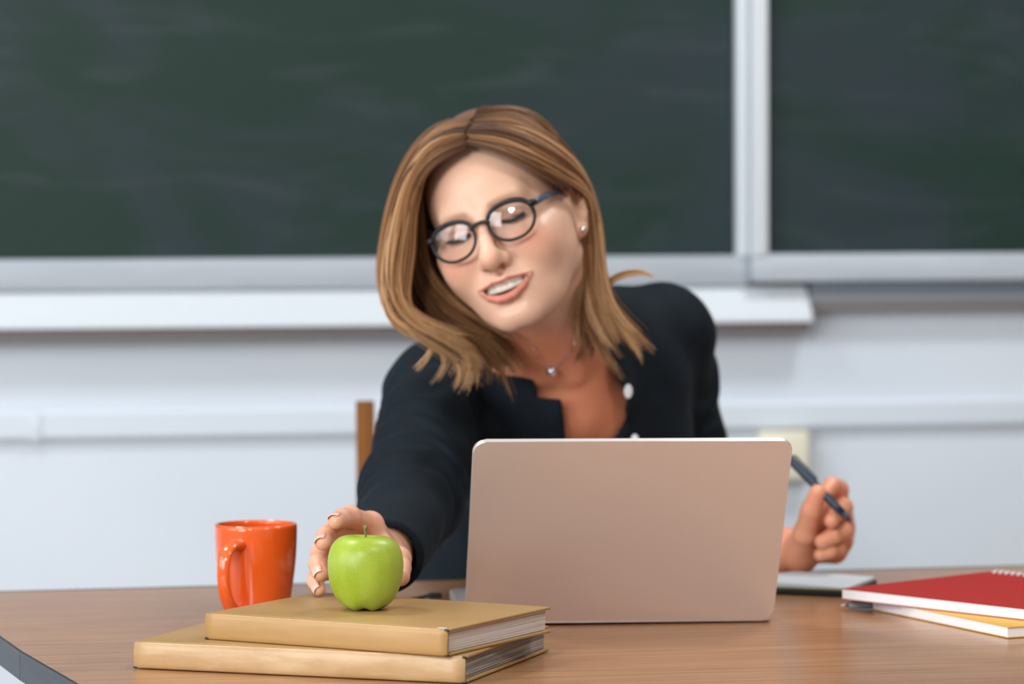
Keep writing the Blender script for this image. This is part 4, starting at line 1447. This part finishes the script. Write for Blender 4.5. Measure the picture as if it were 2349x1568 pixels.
def skull(P):
    q = toH(P.astype(np.float32))
    s = np.stack([np.abs(q[:, 0]), q[:, 1], q[:, 2]], 1)
    d = ellip(q, (0, 0.016, 0.034), (0.0725, 0.092, 0.090))
    d = smin(d, ellip(q, (0, -0.020, 0.030), (0.0635, 0.0665, 0.066)), 0.02)
    d = smin(d, ellip(q, (0, -0.026, -0.034), (0.0605, 0.058, 0.074)), 0.02)
    d = smin(d, capsule(s, (0.0445, 0.000, -0.062), (0.011, -0.070, -0.103), 0.0145, 0.0155), 0.022)
    d = np.minimum(d, ellip(s, (0.083, 0.006, -0.008), (0.014, 0.026, 0.034)))
    d = d * HS
    return smin(d, neckf(P.astype(np.float32)), 0.01)


def cap(P):
    q = toH(P.astype(np.float32))
    s = np.stack([np.abs(q[:, 0]), q[:, 1], q[:, 2]], 1)
    d = ellip(q, (0, 0.019, 0.035), (0.0765, 0.0965, 0.0955))
    d = smax(d, -(0.856 * q[:, 1] + 0.517 * q[:, 2] + 0.0355), 0.004)
    d = smax(d, -ellip(s, (0.086, 0.006, -0.012), (0.026, 0.026, 0.036)), 0.004)
    d = smax(d, -q[:, 2] - 0.075, 0.005)
    return d * HS


GL = [
    [(1064, 332, 3.218), (1000, 354, 3.214), (944, 412, 3.226), (930, 500, 3.240), (922, 600, 3.250), (914, 690, 3.258), (945, 740, 3.264), (1020, 770, 3.270), (1086, 806, 3.276), (1120, 850, 3.280), (1100, 878, 3.282)],
    [(1062, 308, 3.222), (1000, 316, 3.220), (950, 390, 3.232), (918, 500, 3.246), (896, 605, 3.256), (896, 680, 3.262), (930, 736, 3.266), (992, 764, 3.270), (1052, 784, 3.274), (1076, 820, 3.278), (1050, 858, 3.280), (996, 886, 3.282)],
    [(1084, 272, 3.252), (1014, 280, 3.266), (954, 355, 3.284), (916, 468, 3.296), (892, 585, 3.302), (889, 660, 3.304), (914, 722, 3.304), (968, 760, 3.304), (1036, 786, 3.304), (1078, 815, 3.304), (1094, 850, 3.306), (1080, 882, 3.308)],
    [(1070, 285, 3.262), (966, 400, 3.288), (938, 520, 3.306), (944, 620, 3.316), (982, 690, 3.322), (1056, 745, 3.326), (1120, 790, 3.328), (1162, 842, 3.330), (1184, 892, 3.332)],
    [(1080, 285, 3.262), (972, 400, 3.285), (958, 520, 3.300), (972, 620, 3.312), (1022, 690, 3.322), (1085, 742, 3.328), (1145, 792, 3.332), (1178, 848, 3.334), (1192, 892, 3.336)],
    [(1100, 260, 3.300), (970, 350, 3.335), (950, 500, 3.352), (990, 630, 3.356), (1056, 715, 3.358), (1112, 780, 3.356), (1124, 840, 3.350), (1096, 872, 3.346)],
    [(1120, 250, 3.330), (1000, 360, 3.370), (1000, 520, 3.380), (1040, 640, 3.385), (1090, 720, 3.385), (1150, 790, 3.380), (1175, 840, 3.375), (1180, 880, 3.37)],
]
GR = [
    [(1074, 322, 3.220), (1136, 330, 3.214), (1206, 360, 3.214), (1268, 392, 3.236), (1314, 408, 3.280), (1345, 476, 3.322), (1349, 570, 3.332), (1334, 650, 3.330), (1334, 710, 3.326), (1350, 772, 3.322), (1392, 822, 3.322), (1448, 850, 3.326)],
    [(1078, 300, 3.230), (1166, 298, 3.226), (1248, 346, 3.240), (1312, 410, 3.280), (1347, 510, 3.318), (1350, 610, 3.326), (1360, 700, 3.326), (1400, 764, 3.326), (1444, 806, 3.328), (1452, 838, 3.330)],
    [(1094, 266, 3.256), (1186, 262, 3.264), (1262, 318, 3.284), (1316, 405, 3.310), (1346, 508, 3.330), (1354, 605, 3.334), (1382, 684, 3.336), (1430, 740, 3.340), (1464, 780, 3.344), (1456, 810, 3.346)],
    [(1100, 252, 3.310), (1214, 272, 3.344), (1290, 360, 3.366), (1334, 480, 3.380), (1328, 600, 3.384), (1322, 700, 3.380), (1332, 778, 3.372), (1362, 822, 3.364)],
    [(1110, 250, 3.330), (1230, 290, 3.370), (1300, 400, 3.390), (1325, 500, 3.395), (1312, 600, 3.395), (1303, 690, 3.392), (1315, 760, 3.385), (1345, 815, 3.375)],
]
NS = 26


def guides(G):
    return np.array([catmull([at(*p) for p in g], NS) for g in G])


def strands(G, locks, per, seed, umin=0.0, rad=(0.0007, 0.0014)):
    r = np.random.default_rng(seed)
    gd = guides(G)
    out, tint = [], []
    t = np.linspace(0, 1, NS)
    for k in range(locks):
        uc = umin + (len(G) - 1.02 - umin) * ((k + r.uniform()) / locks)
        lj = r.normal(0, 1, 3) * np.array([0.0034, 0.0055, 0.0038])
        wave = r.normal(0, 1, 3) * 0.0022
        ph = r.uniform(0, 6.28); fr = r.uniform(1.2, 2.2)
        tipx = r.normal(0, 1, 3) * np.array([0.010, 0.006, 0.007])
        lt = r.uniform(0.80, 1.0)
        tone = r.normal(0, 1)
        for j in range(per):
            u = np.clip(uc + r.normal(0, 0.10), 0, len(G) - 1.001)
            i = int(u); f = u - i
            P = gd[i] * (1 - f) + gd[i + 1] * f
            e = lt * r.uniform(0.93, 1.0)
            tt = t * e
            P = np.stack([np.interp(tt, t, P[:, c]) for c in range(3)], 1)
            grow = (0.25 + 0.75 * np.minimum(1, t * 2.2))[:, None]
            conv = (1 - 0.55 * t ** 2)[:, None]
            P = P + lj * grow + r.normal(0, 1, 3) * np.array([0.0036, 0.0036, 0.0036]) * grow * conv
            P = P + wave * np.sin(ph + fr * 6.28 * t)[:, None] * (t[:, None] ** 0.7) + tipx * (t[:, None] ** 4)
            out.append(P)
            tint.append((tone + r.normal(0, 0.45), u, r.uniform(*rad)))
    return np.array(out), tint


def hair_mesh(P, tint, bias=0.0):
    """four-sided tapering strands with the colour of each"""
    n = len(P)
    X = P.reshape(-1, 3).copy()
    for _ in range(3):                   # keep them off the head
        d = skull(X)
        w = d < 0.0042
        if not w.any(): break
        g = grad(skull, X[w].astype(np.float32), 0.001)
        g /= np.linalg.norm(g, axis=1)[:, None] + 1e-9
        X[w] += g * (0.0045 - d[w])[:, None]
    P = X.reshape(n, NS, 3)
    for _ in range(4): P[:, 1:-1] = 0.5 * P[:, 1:-1] + 0.25 * (P[:, :-2] + P[:, 2:])
    T = np.gradient(P, axis=1); T /= np.linalg.norm(T, axis=2)[..., None] + 1e-9
    b = np.cross(T, np.array([0.2, 1.0, 0.1])); b /= np.linalg.norm(b, axis=2)[..., None] + 1e-9
    c = np.cross(b, T)
    t = np.linspace(0, 1, NS)
    taper = np.minimum(1, 0.5 + t * 5) * np.clip((1.03 - t) / 0.35, 0.12, 1)
    rad = np.array([x[2] for x in tint])[:, None] * taper[None]
    V = np.stack([P + rad[..., None] * (b * math.cos(a) + c * math.sin(a)) for a in (0, PI / 2, PI, 3 * PI / 2)], 2)   # n,NS,4,3
    base = np.arange(n)[:, None, None] * NS * 4 + np.arange(NS - 1)[None, :, None] * 4
    k = np.arange(4)[None, None, :]; k2 = (k + 1) % 4
    F4 = np.stack([base + k, base + k2, base + 4 + k2, base + 4 + k], -1).reshape(-1, 4)
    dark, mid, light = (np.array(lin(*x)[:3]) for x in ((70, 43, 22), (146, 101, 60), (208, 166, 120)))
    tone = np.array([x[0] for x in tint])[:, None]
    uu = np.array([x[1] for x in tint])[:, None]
    lay = 0.20 * np.exp(-((uu - 1.2) / 0.8) ** 2) - 0.22 * np.clip((uu - 2.2) / 1.5, 0, 1)  # outer layers dyed lighter, deeper ones darkened for the shade inside
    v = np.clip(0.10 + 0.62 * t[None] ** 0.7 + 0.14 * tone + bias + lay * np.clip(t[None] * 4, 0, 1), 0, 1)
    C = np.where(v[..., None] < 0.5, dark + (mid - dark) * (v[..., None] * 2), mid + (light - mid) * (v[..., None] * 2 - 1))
    C = np.repeat(C[:, :, None, :], 4, 2).reshape(-1, 3)
    return V.reshape(-1, 3), F4, C


T0 = time.time()
hv, hf = surface(cap, HP - 0.16, HP + 0.16, 0.003, nb=8, proj=1)
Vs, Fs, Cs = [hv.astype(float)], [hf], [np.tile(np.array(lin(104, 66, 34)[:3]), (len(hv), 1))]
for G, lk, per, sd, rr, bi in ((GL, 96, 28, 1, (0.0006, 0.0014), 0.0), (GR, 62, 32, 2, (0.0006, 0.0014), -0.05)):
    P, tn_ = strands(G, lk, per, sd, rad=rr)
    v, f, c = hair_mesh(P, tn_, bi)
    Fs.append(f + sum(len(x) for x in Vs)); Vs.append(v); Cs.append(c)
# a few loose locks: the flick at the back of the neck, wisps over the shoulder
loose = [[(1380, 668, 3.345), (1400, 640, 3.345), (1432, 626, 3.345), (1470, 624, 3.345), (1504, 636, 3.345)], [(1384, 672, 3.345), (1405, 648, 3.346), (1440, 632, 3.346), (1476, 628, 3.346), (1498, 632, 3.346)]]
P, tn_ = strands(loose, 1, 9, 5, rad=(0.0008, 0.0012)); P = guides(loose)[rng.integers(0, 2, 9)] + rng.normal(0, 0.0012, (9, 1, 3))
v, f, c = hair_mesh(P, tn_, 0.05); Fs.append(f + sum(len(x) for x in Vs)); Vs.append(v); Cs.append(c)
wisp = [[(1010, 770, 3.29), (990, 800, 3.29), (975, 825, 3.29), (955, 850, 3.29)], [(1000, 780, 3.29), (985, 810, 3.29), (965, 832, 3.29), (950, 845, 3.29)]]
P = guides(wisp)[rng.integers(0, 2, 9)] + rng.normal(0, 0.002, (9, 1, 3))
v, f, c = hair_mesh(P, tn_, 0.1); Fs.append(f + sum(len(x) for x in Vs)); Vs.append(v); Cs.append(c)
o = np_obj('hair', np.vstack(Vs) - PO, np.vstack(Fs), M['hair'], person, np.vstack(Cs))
o['label'] = 'light brown hair parted near the middle, falling to the shoulders'
print('HAIR', sum(len(x) for x in Fs), round(time.time() - T0, 1))

# ------------------------------------------------------------------ eyeglasses
go = H(0, -0.100, -0.008)
pg = W(go)
glasses = tag(empty('eyeglasses', tuple(pg), YAW), 'round dark-framed eyeglasses on her nose', 'glasses')
m = M['frame'] = mat('dark_brown_acetate', lin(18, 13, 14), 0.35, 0, 0.35)
M['temple'] = mat('blue_grey_acetate', lin(62, 72, 92), 0.3)
noise_col(M['temple'], [lin(40, 46, 60), lin(96, 108, 128)], nscale=120)
GT = math.radians(0)


def G_(x, z_, y=0.0):
    """front of the glasses: slightly wrapped and tilted"""
    yy = -0.1015 + y + 2.2 * x * x
    zz = -0.011 + z_
    return H(x, yy + z_ * math.sin(GT) * -1, zz) - go


def rim(sx, n=48):
    pts = []
    for i in range(n):
        a = 2 * PI * i / n
        cx, cz = math.cos(a), math.sin(a)
        rx_, rz_ = 0.0250, 0.0202
        x = rx_ * math.copysign(abs(cx) ** 0.92, cx)
        z_ = rz_ * math.copysign(abs(cz) ** (0.80 if cz > 0 else 1.0), cz)
        x += 0.0012 * cz * (1 if cx > 0 else -1) * (abs(cx) ** 2)
        pts.append((sx * (0.0335) + x, z_))
    return pts


frm = empty('frame_front'); frm.parent = glasses
parts = []
for sx in (-1, 1):
    pts = rim(sx)
    n = len(pts)
    V, F_ = [], []
    for i, (x, z_) in enumerate(pts):
        cx, cz = x - sx * 0.0335, z_
        l = math.hypot(cx, cz); ux, uz = cx / l, cz / l
        w = 0.00175 + 0.0010 * max(0, uz + 0.2) + 0.0006 * max(0, ux * sx) * max(0, uz)
        for k in range(8):
            a = 2 * PI * k / 8
            V.append(G_(x + ux * w * math.cos(a), z_ + uz * w * math.cos(a), 0.0019 * math.sin(a)))
    for i in range(n):
        for k in range(8):
            F_.append((i * 8 + k, i * 8 + (k + 1) % 8, ((i + 1) % n) * 8 + (k + 1) % 8, ((i + 1) % n) * 8 + k))
    mesh_obj('rim', V, F_, M['frame'], glasses, True)
    # lens: a thin double-sided pane
    V, F_ = [], []
    rings = 12
    for side, dy in ((0, -0.0007), (1, 0.0007)):
        o0 = len(V)
        V.append(G_(sx * 0.0335, 0, dy - 0.0022))
        for q in range(1, rings + 1):
            f = q / rings
            for (x, z_) in pts:
                V.append(G_(sx * 0.0335 + (x - sx * 0.0335) * f, z_ * f, dy - 0.0022 * (1 - f * f)))
        for i in range(n): F_.append((o0, o0 + 1 + i, o0 + 1 + (i + 1) % n))
        for q in range(rings - 1):
            for i in range(n):
                a = o0 + 1 + q * n
                F_.append((a + i, a + n + i, a + n + (i + 1) % n, a + (i + 1) % n))
    mesh_obj('lens', V, F_, M['glass'], glasses, True)
    # temple arm
    P = catmull([G_(sx * 0.0575, 0.0095), G_(sx * 0.0625, 0.0100, 0.004)] + [H(sx * a, b, c) - go for a, b, c in ((0.0690, -0.070, 0.003), (0.0735, -0.035, 0.006), (0.0768, -0.002, 0.0105), (0.0775, 0.018, 0.012), (0.0790, 0.032, -0.004))], 30)
    V, F_ = tube(P, np.r_[np.full(26, 0.0016), 0.0015, 0.0014, 0.0013, 0.001], 10, 2.3, nrm=HR @ np.array([0, 0, 1.0]))
    mesh_obj('temple', V, F_, M['temple'] if sx > 0 else M['frame'], glasses, True)['label'] = 'blue-grey temple arm' if sx > 0 else 'dark temple arm'
    V, F_ = tube([G_(sx * 0.0555, 0.0100), G_(sx * 0.0600, 0.0102, 0.0005), G_(sx * 0.0620, 0.0102, 0.003)], [0.0038, 0.0038, 0.0034], 10)
    mesh_obj('hinge', V, F_, M['frame'], glasses, True)
bpy.data.objects.remove(frm)
V, F_ = tube(catmull([G_(-0.0112, 0.0050), G_(-0.006, 0.0082, -0.001), G_(0, 0.0092, -0.0016), G_(0.006, 0.0082, -0.001), G_(0.0112, 0.0050)], 16), 0.0021, 10)
mesh_obj('bridge', V, F_, M['frame'], glasses, True)

# ------------------------------------------------------------------ the pen in her hand
a, b = at(1806, 1046, 3.425), at(1952, 1196, 3.388)
ax = (b - a); ln = np.linalg.norm(ax); ax /= ln
pq = W(a)
pen = tag(empty('pen', tuple(pq), YAW), 'dark navy pen held in her raised hand beside the laptop', 'pen')
V, F_ = tube([ax * t for t in (0.0, 0.002, 0.012, ln - 0.022, ln - 0.014)], [0.0030, 0.0046, 0.0049, 0.0047, 0.0042], 16)
mesh_obj('barrel', V, F_, M['navy'], pen, True)
V, F_ = tube([ax * t for t in (ln - 0.0138, ln - 0.004, ln)], [0.0041, 0.0022, 0.0006], 14)
mesh_obj('tip', V, F_, M['navy'], pen, True)
cl = np.cross(ax, (0, 1, 0)); cl /= np.linalg.norm(cl)
V, F_ = tube([ax * 0.004 + cl * 0.0045, ax * 0.006 + cl * 0.0066, ax * 0.04 + cl * 0.0062, ax * 0.042 + cl * 0.0052], 0.0011, 8)
mesh_obj('clip', V, F_, M['navy'], pen, True)
